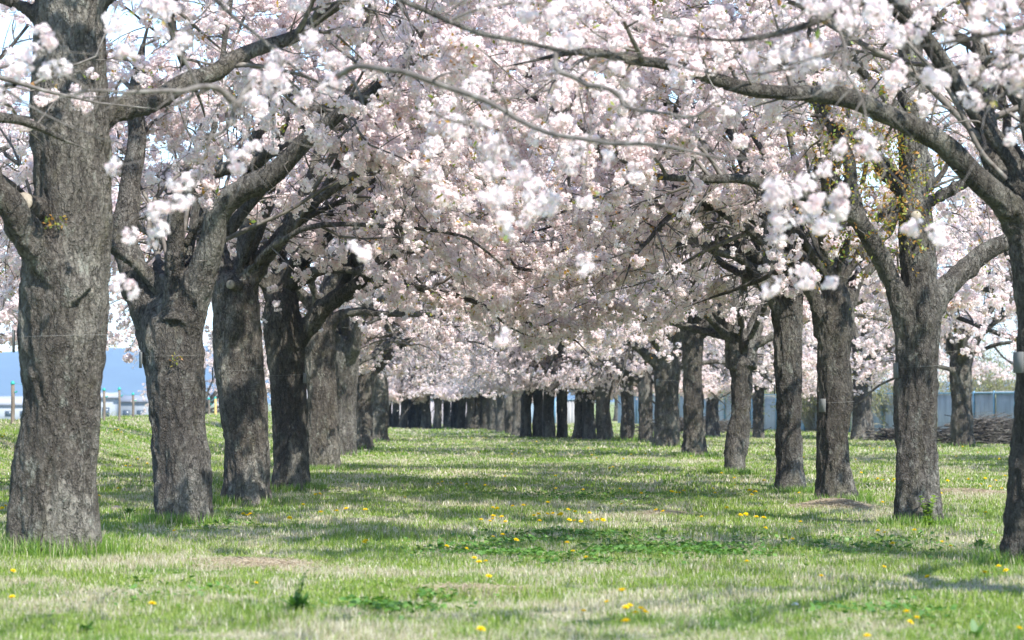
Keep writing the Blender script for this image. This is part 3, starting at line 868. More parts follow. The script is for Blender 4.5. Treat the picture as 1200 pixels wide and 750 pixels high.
near_tree(-4.3, 18.6, 'cherry tree just outside the left edge whose thin grey branches cross the upper picture', LEFTG, [
    dict(root=[(0, 0, 2.9), (0.03, -0.1, 4.1), (0.5, -1.4, 4.7)], pts=[(130, -120, 15.6), (215, -50, 15.2), (263, 0, 15), (283, 23, 14.9), (313, 47, 14.8), (333, 70, 14.7), (367, 90, 14.6), (400, 102, 14.5), (433, 113, 14.5), (467, 123, 14.4), (520, 150, 14.3), (560, 158, 14.2)], r=(0.05, 0.005), t0=0.45, kd=0.27, kl=0.55, rp=1.3),
    dict(pts=[(330, 70, 14.7), (300, 97, 14.6), (273, 115, 14.5), (247, 110, 14.4), (187, 107, 14.2), (127, 108, 14), (37, 105, 13.9)], r=(0.018, 0.004), weld=False, kd=0.27, kl=0.4, t0=0.3),
    dict(pts=[(275, 114, 14.5), (256, 150, 14.4), (232, 185, 14.3), (212, 228, 14.2)], r=(0.009, 0.003), weld=False, kd=0.18, kl=0.3),
    dict(root=[(0, 0, 2.5), (0.6, -0.8, 2.9)], pts=[(-60, 70, 15.2), (0, 96, 14.8), (33, 120, 14.6), (67, 137, 14.5), (133, 163, 14.3), (190, 175, 14.2)], r=(0.016, 0.003), kd=0.21, kl=0.35, t0=0.5),
    dict(pts=[(385, 98, 14.6), (403, 88, 14.5), (425, 82, 14.4), (460, 82, 14.3), (507, 95, 14.2), (560, 113, 14.1), (617, 135, 14), (653, 150, 13.9), (700, 160, 13.8), (767, 173, 13.6), (830, 181, 13.5), (900, 178, 13.4), (940, 168, 13.3)], r=(0.013, 0.005), weld=False, kd=0.21, kl=0.35, t0=0.25),
    dict(root=[(0, 0, 2.9), (0.05, -0.1, 4.2), (0.8, -1.0, 4.9)], pts=[(300, -120, 16), (430, -30, 15.6), (520, 13, 15.3), (560, 32, 15.2), (607, 43, 15.1), (650, 57, 15), (693, 67, 14.9), (733, 65, 14.8), (800, 83, 14.6), (870, 88, 14.4), (940, 75, 14.2)], r=(0.036, 0.006), kd=0.30, kl=0.45, t0=0.5),
    dict(pts=[(650, 57, 15), (667, 80, 14.9), (690, 100, 14.8), (733, 117, 14.7), (767, 128, 14.6), (800, 130, 14.5), (860, 122, 14.3)], r=(0.011, 0.005), weld=False, kd=0.18, kl=0.35),
    ], 41, [110, 200, 160, 250], 3.7, bark='bark', k1=10, k2=3, ncl=(2, 3), cs=(0.75, 1.2), leaf_share=0.10)
near_tree(4.5, 17.4, 'cherry tree just outside the right edge whose flowering branches hang in the top right corner', RIGHTG, [
    dict(root=[(0, 0, 2.7), (-0.6, -0.7, 3.7)], pts=[(1180, -70, 15), (1080, -40, 14.8), (1013, 0, 14.7), (973, 17, 14.6), (933, 35, 14.5), (867, 43, 14.4), (800, 37, 14.3), (760, 30, 14.2), (725, 10, 14.1)], r=(0.06, 0.006), kd=0.48, kl=0.5, t0=0.35),
    dict(root=[(0, 0, 2.5), (-0.5, -0.8, 3.1)], pts=[(1260, 60, 14.6), (1200, 88, 14.3), (1160, 120, 14.1), (1120, 135, 13.9), (1070, 140, 13.8)], r=(0.04, 0.005), kd=0.54, kl=0.5, t0=0.3),
    dict(root=[(0, 0, 2.5), (-0.5, -0.9, 3.2)], pts=[(1250, 20, 13.4), (1190, 30, 13), (1120, 50, 12.8), (1050, 60, 12.6), (980, 58, 12.5), (930, 70, 12.4)], r=(0.04, 0.004), kd=0.48, kl=0.5, t0=0.3),
    dict(pts=[(973, 17, 14.6), (985, 60, 14.5), (1000, 100, 14.4), (1035, 215, 14.2)], r=(0.008, 0.003), weld=False, kd=0.18, kl=0.3),
    ], 43, [70, -10, 110, -60], 3.6, bark='bark_dark', k1=10, k2=3, ncl=(2, 3), cs=(0.75, 1.2), leaf_share=0.10)

# ------------------------------------------------------------------ trees farther down the avenue: five grown once, the others copies of them
def copy_tree(o):
    c = o.copy(); COL.objects.link(c)
    for ch in o.children:
        k = ch.copy(); COL.objects.link(k); k.parent = c
        for g in ch.children:
            q = g.copy(); COL.objects.link(q); q.parent = k
    return c

PROTO = []
for v in range(5):
    r = np.random.default_rng(500 + v)
    lx = r.normal() * 0.09; bnd = r.normal() * 0.06
    rows = [[0, 0, -0.25, 0.345], [0, 0, 0.25, 0.305], [lx * 0.5 + bnd, 0, 1.2, 0.275], [lx, 0.03, 2.2, 0.29], [lx * 1.3, 0.05, 2.65, 0.25]]
    azs = np.linspace(0, 360, 8)[:-1] + r.uniform(0, 50)
    L = auto_limbs(600 + v, (lx, 0.03, 2.05), (lx * 1.3, 0.05, 2.7), 0.135, list(r.permutation(azs)), 4.7, (0.62, 1.2))
    DROP[0] = None
    L += auto_limbs(680 + v, (lx, 0.03, 2.3), (lx * 1.3, 0.05, 2.7), 0.085, [20, 140, 260], 6.8, (0.9, 1.2), curl=-0.035, zmin=4.2)
    L += auto_limbs(650 + v, (lx, 0.03, 2.1), (lx * 1.3, 0.05, 2.7), 0.075, list(r.uniform(0, 360, 4)), 5.3, (0.25, 0.8))
    o = build_tree('cherry_tree', (0, 0, -50), rows, L, 'mq', 'x', None, zmin=2.3, seed=60 + v, voxel=0.024,
                   bark=('bark_grey', 'bark', 'bark_dark', 'bark', 'bark_grey')[v])
    PROTO.append(o)
used = [False] * 5
cnt = [0]
def far_tree(px, py, w, label, group, v=None, rz=None, s=None, at=None):
    cnt[0] += 1
    r = np.random.default_rng(7000 + cnt[0])
    b = G(px, py) if at is None else np.array([at[0], at[1], float(gz(*at))])
    if v is None: v = cnt[0] % 5
    if s is None: s = float(np.clip(w / F * b[1] / 0.57, 0.62, 1.3))
    o = PROTO[v] if not used[v] else copy_tree(PROTO[v])
    used[v] = True
    o.location = b
    o.scale = (s, s, s * 0.45 + 0.55 if s > 1 else s * 0.6 + 0.4)
    o.rotation_euler = (0, 0, rz if rz is not None else r.uniform(0, 6.28))
    tag(o, label, 'cherry tree', group)
    return b, o

far_tree(404, 534, 28, 'cherry tree right behind the grey trunk with the level branch, sixth in the left row', LEFTG, v=0)
far_tree(425, 528, 22, 'slim cherry trunk half hidden in the left row, seventh from the front', LEFTG, v=1)
far_tree(441, 518, 21, 'last cherry trunk of the left row, its foot in a tuft of grass', LEFTG, v=3)
far_tree(781, 524, 25, 'thick cherry trunk bending right, seventh in the right row beside the pale knotted one', RIGHTG, v=2)
far_tree(757, 519, 17, 'dark cherry trunk leaning against the next one, eighth in the right row', RIGHTG, v=4)
far_tree(735, 517, 16, 'cherry trunk with a clear Y fork, ninth in the right row', RIGHTG, v=0)
ORD = 'first second third fourth fifth sixth seventh eighth ninth tenth eleventh twelfth thirteenth fourteenth fifteenth sixteenth seventeenth eighteenth nineteenth twentieth'.split()
midr = [(709, 515.5, 17), (690, 514.5, 15), (679, 514, 14), (659, 513.5, 13), (644, 513.5, 11), (631, 513, 12), (616, 512.5, 12), (606, 511, 12), (597, 508, 9), (587, 506, 9), (578, 505, 8)]
for k, (x, y, w) in enumerate(midr):
    far_tree(x, y, w, f'distant cherry trunk in the right row, {ORD[k]} beyond the clear Y fork', 'distant cherry trees in the right row', v=[3, 0, 1, 4][k % 4])
endr = [(455, 502), (464, 503), (473, 502), (484, 502.5), (491, 503), (499, 503), (512, 503), (524, 502), (533, 502.5), (541, 503), (550, 503), (560, 503), (569, 503.5)]
for k, (x, y) in enumerate(endr):
    rr = random.Random(k)
    far_tree(x, y + rr.uniform(-1.2, 0.4), rr.choice([8, 9, 11]) * 1.0, f'far cherry trunk closing the end of the avenue, {ORD[k]} of thirteen from the left', 'cherry trees closing the end of the avenue', v=[0, 1, 3, 4][k % 4])
back = [(-12, 178), (-5, 174), (1, 177), (6.5, 172), (12, 174), (18, 165), (-2, 190), (9, 189), (15, 186), (22, 175)]
for k, (x, y) in enumerate(back):
    far_tree(0, 0, 0, 'pale cherry tree in the blossom behind the end of the avenue', 'cherry trees behind the end of the avenue', s=1.05, at=(x, y))
SECG = 'cherry trees of the second row on the right'
far_tree(1011, 516, 23, 'cherry tree before the blue fence, seen just left of the three-limbed tree', SECG, v=1)
far_tree(1128, 524, 24, 'cherry tree by the brush pile and the blue fence, with a limb going right', SECG, v=2)
far_tree(889, 514, 13, 'thin curved cherry trunk near the blue fence, just right of the leaning V-shaped tree', SECG, v=4)
far_tree(836, 511, 14, 'thin cherry trunk leaning left before the blue fence, beside a dark brush heap', SECG, v=3)
far_tree(1225, 540, 28, 'second-row cherry tree outside the right edge with its crown reaching in', SECG, s=1.0)
far_tree(0, 0, 0, 'second-row cherry crown behind the two forks at the upper right', SECG, s=1.05, at=(13.6, 52))
far_tree(0, 0, 0, 'cherry crown filling the gap behind the slim straight trunk on the right', SECG, s=1.1, at=(11.5, 118))
far_tree(0, 0, 0, 'small flowering cherry tree far off on the left bank', 'cherry trees on the left bank', s=1.15, at=(-19.5, 178))
far_tree(0, 0, 0, 'flowering cherry tree on the left slope behind the nearest trunk', 'cherry trees on the left bank', s=1.0, at=(-13.2, 60))

far_tree(0, 0, 0, 'cherry crown reaching in from the left behind the nearest trunk, high above the bank', 'cherry trees on the left bank', v=1, s=1.1, at=(-10.8, 41))
far_tree(0, 0, 0, 'cherry crown filling the sky between the two nearest left trunks', 'cherry trees on the left bank', v=3, s=1.15, at=(-11.8, 51))


# ------------------------------------------------------------------ grass
def blades(n, xs, ys, h, w, r, lean=0.45):
    z = gz(xs, ys) - 0.004
    b = np.stack([xs, ys, z], 1)
    a = r.uniform(0, 2 * math.pi, n)
    side = np.stack([np.cos(a), np.sin(a), np.zeros(n)], 1)
    la = r.uniform(0, 2 * math.pi, n); lm = np.abs(r.normal(0, lean, n))
    ld = np.stack([np.cos(la) * lm, np.sin(la) * lm, np.ones(n)], 1); ld = norm(ld)
    d2 = norm(ld + np.stack([np.cos(la) * lm, np.sin(la) * lm, -0.25 * lm], 1) * 1.0)
    m = b + ld * (h * 0.55)[:, None]; t = m + d2 * (h * 0.5)[:, None]
    w = w[:, None]
    V = np.stack([b - side * w, b + side * w, m + side * w * 0.75, m - side * w * 0.75, t], 1).reshape(-1, 3)
    k = np.arange(n)[:, None] * 5
    return V, k + np.array([[0, 1, 2, 3]]), k + np.array([[3, 2, 4]])

def grass_mesh(name, mat, bands, tufts):
    r = np.random.default_rng(77)
    VV, QQ, TT = [], [], []; nb = 0
    for (a, b, dens, h, w) in bands:
        hwid = 0.182 * b + 4.5
        n = int((b - a) * 2 * hwid * dens)
        ys = r.uniform(a, b, n); xs = r.uniform(-1, 1, n) * (0.182 * ys + 4.5)
        if a > 60: xs = np.where(xs < -13, -13 + r.uniform(0, 8, n), xs)
        p = np.stack([xs * 1.3, ys * 1.3, xs * 0], 1)
        tuft = vnoise(p) * 0.5 + vnoise(p * 3.1 + 4) * 0.5
        hh = h * r.uniform(0.45, 1.25, n) * (1 + 0.75 * tuft)
        V, Q, T = blades(n, xs, ys, hh, w * r.uniform(0.7, 1.3, n), r)
        VV.append(V); QQ.append(Q + nb); TT.append(T + nb); nb += len(V)
    # longer grass left standing round the trunks
    for (b, rad, n, h) in tufts:
        w = 0.003 * max(1, b[1] / 26)
        ang = r.uniform(0, 2 * math.pi, n); rr = rad * (0.75 + np.abs(r.normal(0, 0.45, n)))
        xs = b[0] + np.cos(ang) * rr; ys = b[1] + np.sin(ang) * rr
        V, Q, T = blades(n, xs, ys, h * r.uniform(0.4, 1.2, n), np.full(n, w), r, 0.3)
        VV.append(V); QQ.append(Q + nb); TT.append(T + nb); nb += len(V)
    return mesh_np(name, np.concatenate(VV), np.concatenate(QQ), np.concatenate(TT), mat=M[mat])

TUFTS = []
for k, (b, d, o) in PLACED.items():
    rr_ = np.random.default_rng(len(TUFTS))
    for q_ in range(5):
        a_ = rr_.uniform(-2.9, -0.2); TUFTS.append((b + np.array([math.cos(a_) * 0.4, math.sin(a_) * 0.4, 0]), 0.12, 160, 0.14))
    TUFTS.append((b, {'L1': 0.42, 'L2': 0.34, 'L3': 0.34}.get(k, 0.29), {'L1': 2200, 'L2': 1300}.get(k, 800), {'L1': 0.19, 'L2': 0.14, 'L5': 0.15}.get(k, 0.10)))
for (x, y) in [(404, 534), (425, 528), (441, 518), (781, 524), (757, 519), (735, 517), (1128, 524), (1011, 516)]:
    TUFTS.append((G(x, y), 0.36, 220, 0.16))
tag(link('grass', grass_mesh('grass', 'blade', [(13.5, 18, 2600, .050, .0022), (18, 26, 1700, .050, .0028), (26, 40, 800, .052, .0042), (40, 65, 300, .056, .008), (65, 100, 90, .062, .014), (100, 150, 32, .07, .022)], [])), 'short meadow grass, green and straw coloured', 'grass', kind='stuff')
tag(link('tall_grass', grass_mesh('tall_grass', 'tall', [], TUFTS)), 'longer green grass left standing round the feet of the trunks', 'grass', kind='stuff')

# broad-leaved ground cover: darker green patches
def cover_mesh():
    r = np.random.default_rng(5)
    patches = [((700, 648), (175, 13), 3200), ((640, 630), (95, 8), 900), ((840, 652), (42, 8), 700), ((470, 712), (58, 11), 900), ((690, 583), (120, 6), 1400), ((150, 520), (40, 14), 900),
               ((1010, 640), (150, 12), 700), ((140, 505), (30, 7), 500), ((560, 650), (60, 8), 500), ((250, 615), (50, 8), 450), ((1040, 720), (90, 12), 260), ((60, 560), (60, 20), 500), ((200, 700), (90, 14), 200)]
    Vs = []
    for (c, s, n) in patches:
        ct = G(*c)
        sx = s[0] / F * ct[1]; sy = abs(G(c[0], c[1] - s[1])[1] - G(c[0], c[1] + s[1])[1]) / 2
        q = r.normal(size=(n, 2)) * 0.55
        xs = ct[0] + q[:, 0] * sx; ys = ct[1] + q[:, 1] * sy
        keep = vnoise(np.stack([xs * 2.2, ys * 2.2, xs * 0], 1)) > -0.25
        xs = xs[keep]; ys = ys[keep]; n = len(xs)
        z = gz(xs, ys) + r.uniform(0.015, 0.06, n)
        L = r.uniform(0.014, 0.032, n)[:, None]
        a = r.uniform(0, 6.28, n); u = np.stack([np.cos(a), np.sin(a), r.normal(0, 0.35, n)], 1); u = norm(u)
        w = norm(np.cross(u, np.stack([r.normal(0, .3, n), r.normal(0, .3, n), np.ones(n)], 1)))
        b = np.stack([xs, ys, z], 1)
        up = np.array([0, 0, 0.25])
        Vs.append(np.stack([b - u * L, b + w * L * 0.8 + up * L, b + u * L, b - w * L * 0.8 + up * L], 1).reshape(-1, 3))
    V = np.concatenate(Vs)
    return V, np.arange(len(V)).reshape(-1, 4)
def cov_col(g):
    r = g.n('ShaderNodeNewGeometry').outputs['Random Per Island']
    return g.ramp(r, [(0.0, (0.045, 0.13, 0.015)), (0.6, (0.09, 0.21, 0.03)), (1.0, (0.16, 0.30, 0.05))])
M['cover'] = leafy_mat('clover_leaf', cov_col, 0.35, tr_tint=(1, 1.1, 0.5), gloss=0.05)
V, Q = cover_mesh()
tag(link('ground_cover', mesh_np('clover', V, Q, mat=M['cover'])), 'dark green clover patches in the grass', 'ground cover', kind='stuff')

# ------------------------------------------------------------------ dandelions
def yl(g):
    r = g.n('ShaderNodeNewGeometry').outputs['Random Per Island']
    return g.ramp(r, [(0, (0.82, 0.58, 0.01)), (1, (0.90, 0.74, 0.02))])
M['yellow'] = leafy_mat('dandelion_yellow', yl, 0.25, gloss=0)
M['stem'] = plain('green_stem', (0.16, 0.24, 0.06), 0.6, 0.2)
def head_mesh(k):
    r = np.random.default_rng(k)
    n = 46; Vs = []
    for ring, (cnt_, tilt, L) in enumerate([(18, 0.12, 0.021), (14, 0.5, 0.017), (9, 0.9, 0.012), (5, 1.3, 0.008)]):
        for i in range(cnt_):
            a = 2 * math.pi * i / cnt_ + r.uniform(-.15, .15); t = tilt + r.uniform(-.12, .12)
            d = np.array([math.cos(a) * math.cos(t), math.sin(a) * math.cos(t), math.sin(t)]); s = np.array([-math.sin(a), math.cos(a), 0]) * 0.0032
            o = np.array([0, 0, 0.001 * ring]); l = L * r.uniform(.85, 1.1)
            Vs += [o - s * .5, o + s * .5, o + d * l + s, o + d * l - s]
    V = np.array(Vs)
    return mesh_np('flower_head', V, np.arange(len(V)).reshape(-1, 4), mat=M['yellow'])
HEADS = [head_mesh(k) for k in range(3)]
STEMS = []
for k in range(3):
    C = np.array([[0, 0, -0.01], [0.004 * (k - 1), 0, 0.03], [0.008 * (k - 1), 0.004, 0.062]])
    V, Q = tubes(C[None], np.array([[0.0018, 0.0017, 0.0024]]), 5)
    STEMS.append(mesh_np('stem', V, Q, mat=M['stem'], smooth=True))
z7 = [(755,25),(340,55),(355,47),(383,52),(440,55),(503,60),(752,70),(575,28),(850,75),(980,72),(1057,87),(1160,80),(1180,85),(225,103),(87,145),(15,143),(530,138),(545,142),(602,133),(640,130),(727,120),(797,145),(820,153),(870,157),(537,168),(565,170),(690,162),(675,168),(725,160),(742,160),(762,165),(775,162),(492,181),(520,186),(535,178),(580,187),(696,185),(805,183),(820,185),(845,188),(880,184),(900,180),(912,178),(920,183),(983,125),(1105,147),(1130,152),(88,255),(80,262),(367,276),(443,284),(565,234),(537,242),(616,253),(793,262),(812,293),(862,314),(465,317),(483,331),(510,328),(522,382),(985,435),(933,475),(1010,485),(998,492),(1072,507),(1058,497),(1030,512),(848,506),(998,540),(490,572)]
z6 = [(18,133),(5,140),(612,220),(768,113),(855,160),(866,166),(880,160),(1110,92),(1125,90),(1068,128),(1128,154),(1180,150),(42,364),(38,456),(537,480),(900,405),(1020,175),(348,97)]
z8 = [(183,34),(135,17),(187,58),(288,42),(7,78),(107,70),(113,86),(237,76),(245,93),(253,82),(408,85),(465,92),(685,38),(703,42),(740,38),(630,14),(905,88),(933,43),(1003,38),(1050,55),(1100,42),(1083,63),(1123,70),(1133,25),(158,138),(290,148),(225,160),(218,164),(203,165),(257,171),(282,173),(415,187),(68,170),(293,211),(388,250),(702,120),(685,221),(711,226),(738,265),(812,219),(908,258),(942,275),(1065,155),(227,328),(706,348),(488,380),(862,384),(1112,346),(1138,361),(1062,370),(793,508),(822,530),(802,543),(652,595),(1186,566)]
z4 = [(45,590),(28,587),(40,612),(115,655),(105,658),(152,628),(178,610),(230,608),(203,673),(303,605),(343,555),(12,547),(325,742),(350,745),(498,677),(543,693),(600,738),(618,742),(390,615),(215,745)]
z3 = [(505,375),(520,377),(450,376),(780,383),(795,388),(755,392),(965,377),(997,424),(1025,432),(483,444),(647,434),(670,446),(640,452),(770,450),(885,440),(418,400),(1163,473),(1015,456),(1035,470)]
z5 = [(340,376),(350,385),(320,380),(310,372),(108,405),(150,392),(265,412),(335,470),(348,474),(375,478),(545,477),(607,471),(660,470),(720,462),(570,402),(635,390),(700,410),(590,372),(520,378)]
z1 = [(415,317),(425,325),(405,318),(443,441),(460,440),(516,432),(485,417),(347,546),(415,520),(15,335),(10,342)]
dl = [(400 + x / 3, 550 + y / 3) for x, y in z7] + [(x / 3, 550 + y / 3) for x, y in z6] + [(800 + x / 3, 550 + y / 3) for x, y in z8] + \
     [(680 + x / 3, 330 + y / 3) for x, y in z4] + [(440 + x / 4, 420 + y / 4) for x, y in z3] + [(900 + x / 2.587, 380 + y / 2.587) for x, y in z5] + [(x / 3, 400 + y / 3) for x, y in z1]
SINGLE = {(985, 435): 'widest dandelion, topmost of the blurred clump near the bottom edge', (998, 540): 'lowest orange-yellow dandelion of the clump near the bottom edge',
          (367, 276): 'lone dandelion at the left edge of the dark clover patch', (522, 382): 'lone dandelion on pale grass below the dark clover patch'}
def zone(x, y):
    if y > 690 and 640 < x < 790: return 'dandelion in the blurred clump near the bottom edge', 'dandelions of the clump near the bottom edge'
    if y > 665: return 'single blurred dandelion in the nearest strip of grass', 'dandelions in the nearest strip of grass'
    if y > 590 and 550 < x < 720: return 'dandelion of the loose band around the dark clover patch', 'dandelions around the dark clover patch'
    if x < 260 and y < 595: return 'dandelion on the left bank behind the nearest trunks', 'dandelions on the left bank'
    if x < 400: return 'dandelion in the grass close to the left row of trunks', 'dandelions along the left row'
    if y < 535: return 'tiny far dandelion towards the end of the avenue', 'far dandelions down the avenue'
    if x > 1000: return 'dandelion in the grass by the grey three-limbed tree on the right', 'dandelions beside the right edge'
    if x > 790: return 'dandelion in the grass before the right row of trunks', 'dandelions along the right row'
    return 'dandelion in the open middle of the avenue', 'dandelions in the middle of the avenue'
zs7 = {(400 + x / 3, 550 + y / 3): v for (x, y), v in SINGLE.items()}
rd = random.Random(8)
for (x, y) in dl:
    h = rd.uniform(0.85, 1.25)
    b = G(x, y + 0.055 / F * 0 + 0.055 * h * (y - 470) / 1.3)      # the head stands a little above its foot
    lab, grp = zone(x, y)
    lab = zs7.get((x, y), lab)
    o = empty('dandelion', b, lab, 'dandelion', grp, rd.uniform(0, 6.28))
    k = rd.randrange(3); s = rd.uniform(1.05, 1.35) * (1.3 if (x, y) in zs7 and y > 690 else 1.0) * (1.0 if b[1] < 30 else 1.15)
    link('stem', STEMS[k], o).scale = (1, 1, h)
    f = link('flower_head', HEADS[rd.randrange(3)], o)
    f.location = (0.008 * (k - 1), 0.004, 0.062 * h); f.scale = (s, s, s)
    f.rotation_euler = (rd.uniform(-.3, .5), rd.uniform(-.3, .3), 0)

# ------------------------------------------------------------------ weeds and sprouts
def leaf_blade(o, d, L, w, fold=0.15, n=5, droop=0.5):
    """one broad leaf as a strip of quads with a midrib fold -> verts, quads"""
    d = norm(np.asarray(d, float)); side = norm(np.cross(d, [0, 0, 1.0])); up = np.cross(side, d)
    V = []
    for i in range(n + 1):
        t = i / n; c = np.asarray(o) + d * L * t + up * L * 0.0 - np.array([0, 0, droop * L * t * t * 0.6])
        ww = w * math.sin(math.pi * min(0.97, t * 0.9 + 0.08)) ** 0.8
        V += [c - side * ww + up * ww * fold, c, c + side * ww + up * ww * fold]
    Q = []
    for i in range(n):
        a = i * 3; Q += [(a, a + 1, a + 4, a + 3), (a + 1, a + 2, a + 5, a + 4)]
    return np.array(V), np.array(Q)
M['weed'] = leafy_mat('weed_leaf', cov_col, 0.35, tr_tint=(1, 1.1, 0.5), gloss=0.05)
M['sprout'] = leafy_mat('sprout_leaf', lambda g: g.ramp(g.n('ShaderNodeNewGeometry').outputs['Random Per Island'], [(0, (0.16, 0.28, 0.04)), (1, (0.30, 0.42, 0.08))]), 0.45, tr_tint=(1, 1.1, 0.5))
def rosette(b, n, L, w, seed, stalks=0, sh=0.2, mat='weed', el=(0.3, 1.2)):
    r = np.random.default_rng(seed)
    VV, QQ = [], []; nb = 0
    for i in range(n):
        a = r.uniform(0, 6.28); e = r.uniform(*el)
        V, Q = leaf_blade(r.normal(size=3) * 0.015 * np.array([1, 1, 0]), (math.cos(a) * math.cos(e), math.sin(a) * math.cos(e), math.sin(e)), L * r.uniform(.6, 1.2), w * r.uniform(.7, 1.2), 0.2, 5, r.uniform(.2, .8))
        VV.append(V); QQ.append(Q + nb); nb += len(V)
    return mesh_np('leaves', np.concatenate(VV), np.concatenate(QQ), mat=M[mat], smooth=False)
def weed(px, py, label, n, L, w, seed, cat='weed', mat='weed', stalk=None, off=(0, 0, 0), el=(0.3, 1.2), name='weed'):
    b = G(px, py) + np.array(off)
    o = empty(name, b, label, cat)
    link('leaves', rosette(b, n, L, w, seed, mat=mat, el=el), o)
    if stalk:
        r = np.random.default_rng(seed + 1)
        for k in range(stalk[0]):
            a = r.uniform(0, 6.28); h = stalk[1] * r.uniform(.6, 1.1)
            C = catmull([(0, 0, 0), (math.cos(a) * h * .1, math.sin(a) * h * .1, h * .5), (math.cos(a) * h * .25, math.sin(a) * h * .2, h)], 7)
            V, Q = tubes(C[None], np.linspace(0.0035, 0.0015, 7)[None], 5)
            s = link('stalk', mesh_np('stalk', V, Q, mat=M['stem' if not stalk[2] else 'twig'], smooth=True), o)
            VV, QQ = [], []; nb = 0
            for j in range(9):
                p = C[1 + j % 6]; aa = r.uniform(0, 6.28)
                V, Q = leaf_blade(p, (math.cos(aa), math.sin(aa), 0.7), stalk[3], stalk[3] * .3, n=3); VV.append(V); QQ.append(Q + nb); nb += len(V)
            link('stalk_leaf', mesh_np('stalk_leaf', np.concatenate(VV), np.concatenate(QQ), mat=M[mat]), s)
    return o
weed(350, 716, 'dark green leafy weed with upright stalks in the lower left grass', 70, 0.135, 0.024, 1, stalk=(5, 0.24, False, 0.04), el=(0.2, 1.3))
weed(100, 742, 'small bright broad-leaved weed at the bottom edge, lower left', 14, 0.085, 0.026, 2)
weed(1140, 748, 'single dark pointed weed leaf at the bottom edge, lower right', 4, 0.12, 0.026, 3, el=(0.9, 1.4))
weed(401, 695, 'tiny dark weed leaf standing in pale grass left of centre', 4, 0.05, 0.010, 4, el=(0.9, 1.4))
weed(842, 716, 'small dark weed tuft in the grass before the right row', 8, 0.04, 0.012, 6)
weed(1148, 642, 'dark upright dock weed between the two nearest right trunks', 14, 0.12, 0.02, 5, stalk=(3, 0.22, False, 0.035))
weed(165, 570, 'thin bare grey stalks rising behind the nearest left trunks', 5, 0.06, 0.01, 7, stalk=(5, 0.55, True, 0.022))
weed(152, 603, 'dark leafy tuft beside the pink stone, left of the scarred trunk', 40, 0.11, 0.02, 8)
weed(184, 614, 'dark green dandelion leaves at the left foot of the scarred trunk', 44, 0.12, 0.02, 9)
weed(1076, 616, 'bright green leafy sprout at the foot of the grey three-limbed tree', 90, 0.15, 0.04, 10, cat='sprout', mat='sprout', stalk=(9, 0.34, False, 0.08), off=(0.03, -0.46, 0), name='tree_sprout')

# stone
def stone(px, py, s, label, seed, col=(0.50, 0.36, 0.27)):
    r = np.random.default_rng(seed)
    b = G(px, py)
    n1, n2 = 14, 24
    V = []
    for i in range(n1 + 1):
        th = math.pi * i / n1
        for j in range(n2):
            ph = 2 * math.pi * j / n2
            V.append([math.sin(th) * math.cos(ph), math.sin(th) * math.sin(ph), math.cos(th)])
    V = np.array(V); rad = 1 + 0.18 * vnoise(V * 1.6 + seed) + 0.07 * vnoise(V * 5 + seed)
    V = V * rad[:, None] * np.array(s)
    Q = [(i * n2 + j, (i + 1) * n2 + j, (i + 1) * n2 + (j + 1) % n2, i * n2 + (j + 1) % n2) for i in range(n1) for j in range(n2)]
    o = link('stone', mesh_np('stone', V, Q, mat=plain('stone', col, 0.9, 0.35, 18, bump=0.01), smooth=True), loc=b + np.array([0, 0, s[2] * 0.25]))
    tag(o, label, 'stone')
stone(137, 599, (0.085, 0.07, 0.05), 'rounded pinkish stone in dry grass between the first two left trunks', 3)
stone(932, 709, (0.02, 0.018, 0.013), 'tiny pale pebble in the near grass right of centre', 5, (0.6, 0.6, 0.6))

# dry mown grass in low heaps
def heap(px, py, rx, ry, h, n, label, seed):
    r = np.random.default_rng(seed)
    b = G(px, py); q = r.normal(size=(n, 2)) * 0.5
    x = q[:, 0] * rx; y = q[:, 1] * ry
    z = h * np.exp(-(q ** 2).sum(1) * 1.5) * r.uniform(0.2, 1, n)
    c = np.stack([x, y, z + gz(b[0] + x, b[1] + y) - b[2]], 1)
    a = r.uniform(0, 6.28, n); L = r.uniform(0.05, 0.13, n)
    d = np.stack([np.cos(a), np.sin(a), r.normal(0, 0.25, n)], 1)
    PPc = c[:, None] + d[:, None] * (np.linspace(-.5, .5, 3)[None, :, None] * L[:, None, None])
    PPc[:, 1, 2] += 0.01
    V, Q = tubes(PPc, np.full((n, 3), 0.0022), 3)
    tag(link('hay_heap', mesh_np('hay_heap', V, Q, mat=M['hay']), loc=b), label, 'dry grass', kind='stuff')
M['hay'] = leafy_mat('hay', lambda g: g.ramp(g.n('ShaderNodeNewGeometry').outputs['Random Per Island'], [(0, (0.33, 0.24, 0.15)), (1, (0.58, 0.50, 0.36))]), 0.2, gloss=0.03)
heap(976, 594, 0.55, 0.6, 0.10, 2600, 'low mound of dry straw round the foot of a dark right trunk', 1)
heap(1135, 577, 0.75, 0.8, 0.05, 2600, 'dry straw patch behind the grey three-limbed tree', 2)
heap(300, 662, 0.5, 0.7, 0.03, 1800, 'dry mown grass lying before the third left trunk', 3)
heap(775, 603, 0.45, 1.0, 0.04, 1200, 'dry grass patch in the right half of the avenue', 4)
heap(555, 693, 0.4, 0.5, 0.02, 1200, 'flattened dry grass in the near middle of the meadow', 6)

